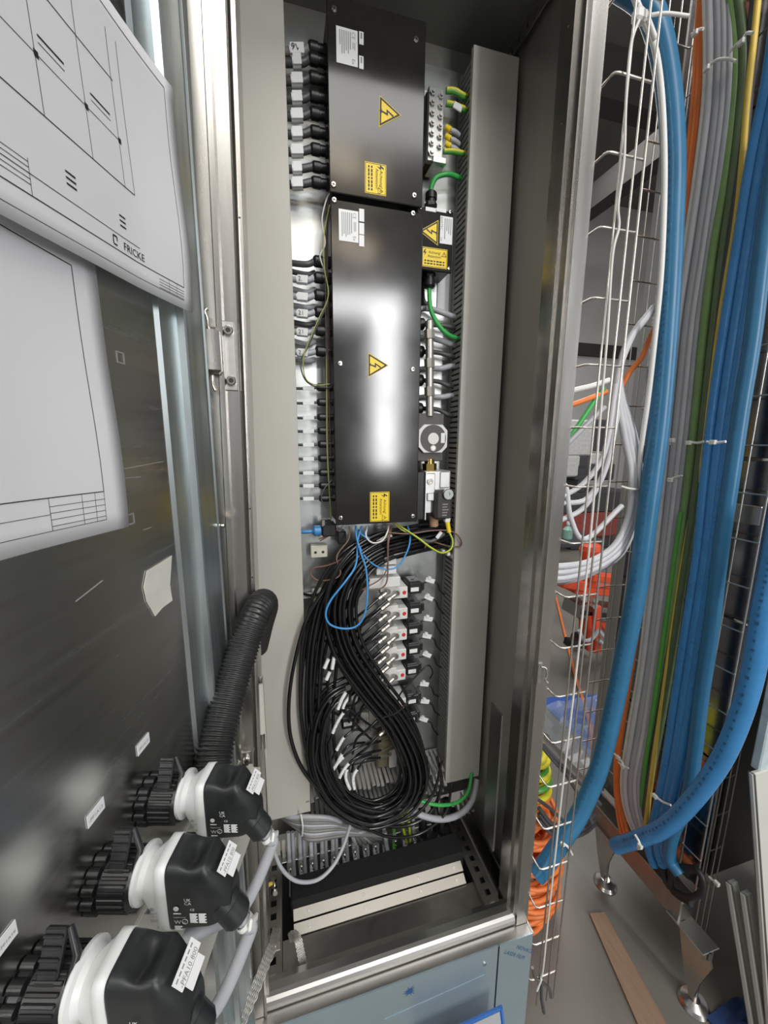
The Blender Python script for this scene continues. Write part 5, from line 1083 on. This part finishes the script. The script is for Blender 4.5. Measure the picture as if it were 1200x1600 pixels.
# blue sheet and clear plastic on the floor
bm=pm('blue_tarp',(.02,.12,.50),.45,0,.12,6,.1)
A,B,Cc,Dd=fl(846,1090),fl(970,1083),fl(985,1190),fl(912,1185); E_=fl(868,1110)
g=G(); pl=[fl(838,1092),fl(978,1084),fl(975,1190),fl(935,1200),fl(888,1140)]; g.prism([(p.x,p.y) for p in pl],(0,0,.002),XX,YY,(0,0,.004)); put(mk('blue_tarp',g,bm),'blue sheet lying on the hall floor','sheet')
clear=pm('clear_plastic',(.80,.88,.95),.18,0,.1,20,trans=.6,alpha=.55)
g=G(); c=fl(935,1140); N=14; vs=[]; rr=random.Random(3)
for i in range(N):
    for j in range(N): vs.append(c+V(((i-N/2)*.045,(j-N/2)*.034,.02+.10*rr.random()*math.exp(-((i-N/2)**2+(j-N/2)**2)/30))))
g.add(vs,[(i*N+j,(i+1)*N+j,(i+1)*N+j+1,i*N+j+1) for i in range(N-1) for j in range(N-1)]); put(mk('plastic_bag',g,clear),'crumpled clear plastic on the blue sheet','bag')
# red-orange lifting device in the hall
om=pm('orange_red_paint',(.78,.09,.03),.38,0,.08,12)
L=thing('lifting_trolley','orange-red lifting trolley standing in the hall behind the cabinet','trolley',fl(935,1030)); Yo=2.1
def po(x,y,Y=Yo): return at(x,y,Y=Y)
g=G(); a,b=po(922,905),po(923,858); g.lathe([(.028,-.3),(.040,-.02),(.075,(b-a).length),(.06,(b-a).length+.03),(.02,(b-a).length+.04)],a,b-a,14); mk('mast',g,om,L)
def beam(a,b,w,h,Y=Yo,name='beam',m=om,Y2=None):
    p,q=at(*a,Y=Y),at(*b,Y=Y2 or Y); return mk(name,G().box((p+q)/2,((q-p).length,w,h),basis(q-p,YY),bev=min(w,h)*.12),m,L)
beam((868,905),(905,912),.16,.07,name='tray_arm'); beam((890,918),(985,925),.12,.05); beam((918,900),(965,905),.10,.05,2.05)
beam((975,845),(960,1010),.09,.09,2.2,'upright'); beam((918,950),(918,1012),.10,.07,2.0,'leg'); beam((930,945),(930,1018),.06,.05,1.95,'leg'); beam((930,960),(958,995),.05,.05,2.05,'brace')
beam((892,948),(965,958),.18,.10,2.05,'grey_box',steel_dark); beam((905,955),(968,962),.06,.03,1.98,'dark_band',blackp); beam((885,1003),(912,1006),.06,.05,1.95,'foot_pad',blackp)
for x,y in ((911,934),(926,936),(925,945)): mk('bolt',G().lathe([(.02,0),(.02,.03)],po(x,y,1.93),(0,-1,0),10),chrome,L)
for x,y in ((962,1000),(905,1000)): mk('wheel',G().lathe([(.06,-.025),(.06,.025)],po(x,y,2.15),(1,0,0),16),rubber,L)
for i,pts in enumerate((((905,985),(912,1000),(925,998),(935,985)),((935,985),(950,1000),(975,1008),(988,1030)),((935,1000),(955,1015),(985,1040)))):
    put(mk('grey_cable',G().tube(spl([at(x,y,Y=1.85) for x,y in pts],5),.012,8),greyc),'%s grey cable draped over the lifting trolley foot'%['left','middle','lower'][i],'cable')
# machine on a stand further back
mcm=pm('machine_grey',(.55,.55,.54),.5); Mh=thing('bench_machine','grey machine with dark column and pale table far behind the cabinet','machine',at(915,800,Y=4.4)); Ym=4.4
def mb(x0,y0,x1,y1,d,m,name): 
    p,q=at(x0,y0,Y=Ym),at(x1,y1,Y=Ym); return mk(name,G().box(((p.x+q.x)/2,Ym+d/2,(p.z+q.z)/2),(abs(q.x-p.x),d,abs(p.z-q.z)),bev=.02),m,Mh)
dkm=pm('machine_dark',(.06,.06,.065),.45)
mb(880,655,925,712,.6,mcm,'housing'); mb(930,655,945,705,.4,dkm,'column'); mb(905,712,918,735,.2,dkm,'spindle'); mb(902,725,960,750,.6,dkm,'carriage'); mb(905,745,915,770,.3,dkm,'leg_block'); mb(870,712,905,745,.3,mcm,'table'); mb(925,708,950,726,.4,mcm,'table'); mb(865,770,985,800,.9,dkm,'base'); mb(875,800,1000,835,.9,pm('dull_red_base',(.30,.06,.05),.5),'red_base')
mk('foot',G().box((at(930,850,Y=Ym).x,Ym+.45,.15),(.7,.8,.3),bev=.02),dkm,Mh)
t=thing('green_bottle','pale green bottle standing by the machine','bottle',at(886,845,Y=3.6)); a,b=at(886,842,Y=3.6),at(885,822,Y=3.6); mk('bottle_body',G().lathe([(.05,0),(.055,.01),(.055,.11),(.02,.15),(.02,.17)],a,(0,0,1),14),pm('green_glass',(.25,.45,.36),.3),t); mk('cap',G().lathe([(.022,0),(.022,.03)],a+V((0,0,.17)),(0,0,1),12),whitep,t)
mk('bench',G().box(a+V((.1,.1,-.03)),(.6,.5,.06),bev=.01),dkm,Mh)
# ================================================================ floor, lower right
wood=pm('pale_wood',(.30,.20,.135),.55,0,.12,6,.05,(20,2,20))
pl=[fl(921,1430),fl(944,1428),fl(1046,1612),fl(1000,1612)]; g=G(); g.prism([(p.x,p.y) for p in pl],(0,0,.0),XX,YY,(0,0,.008)); put(mk('wooden_strip',g,wood),'flat reddish wooden strip lying on the floor','strip')
for x,y in ((966,1402),(962,1420)): pass
panm=pm('painted_panel',(.60,.60,.55),.45,0,.04,5)
def lean(name,label,a,b,w,th,m,edge):
    p,q=at(*a,X=1.07),at(*b,X=1.07); d=(q-p).normalized(); q=p+d*((p.z-.0)/-d.z) if d.z<0 else q
    n=d.cross(XX).normalized(); t=thing(name,label,'panel',q); Ln=(q-p).length; R=basis(XX,d)
    c=(p+q)/2
    mk('panel_face',G().box(c+V((w/2,0,0))+n*th*.5,(w,Ln,th),R,bev=.003),m,t)
    if edge: mk('folded_edge',G().box(c+V((.004,0,0))-n*.0+n*th*.5,(.004,Ln,th+.003),R,bev=.001),steel_dark,t)
    return t
lean('leaning_panel','tall pale grey panel leaning at the right edge of the picture',(1168,1205),(1195,1600),.5,.012,panm,True)
lean('leaning_panel','short folded panel, left of two, leaning at the lower right',(1132,1376),(1168,1600),.030,.014,panm,True)
lean('leaning_panel','short folded panel, right of two, beside the tall pale panel',(1154,1392),(1184,1600),.028,.014,panm,True)
t=thing('film_panel','pale blue film-covered panel above the tall leaning panel','panel',at(1190,1205,X=1.10)); p,q=at(1183,1205,X=1.10),at(1202,1060,X=1.10); g=G(); g.box((p+q)/2+V((.25,.0,0)),(.5,.02,(q-p).length),bev=.003); mk('panel_face',g,pm('pale_film',(.62,.74,.78),.35,.2),t)
g=G(); rr=random.Random(8); N=10; c=V((1.12,.44,0)); vs=[]
for i in range(N):
    for j in range(N): vs.append(c+V(((i-N/2)*.018,(j-N/2)*.02,.004+(.075*math.exp(-((i-N/2)**2+(j-N/2)**2)/12)*(.6+.8*rr.random())))))
g.add(vs,[(i*N+j,(i+1)*N+j,(i+1)*N+j+1,i*N+j+1) for i in range(N-1) for j in range(N-1)]); put(mk('blue_cloth',g,pm('navy_cloth',(.02,.05,.16),.8,0,.2,40,.2)),'crumpled dark blue cloth on the floor by the leaning panels','cloth')
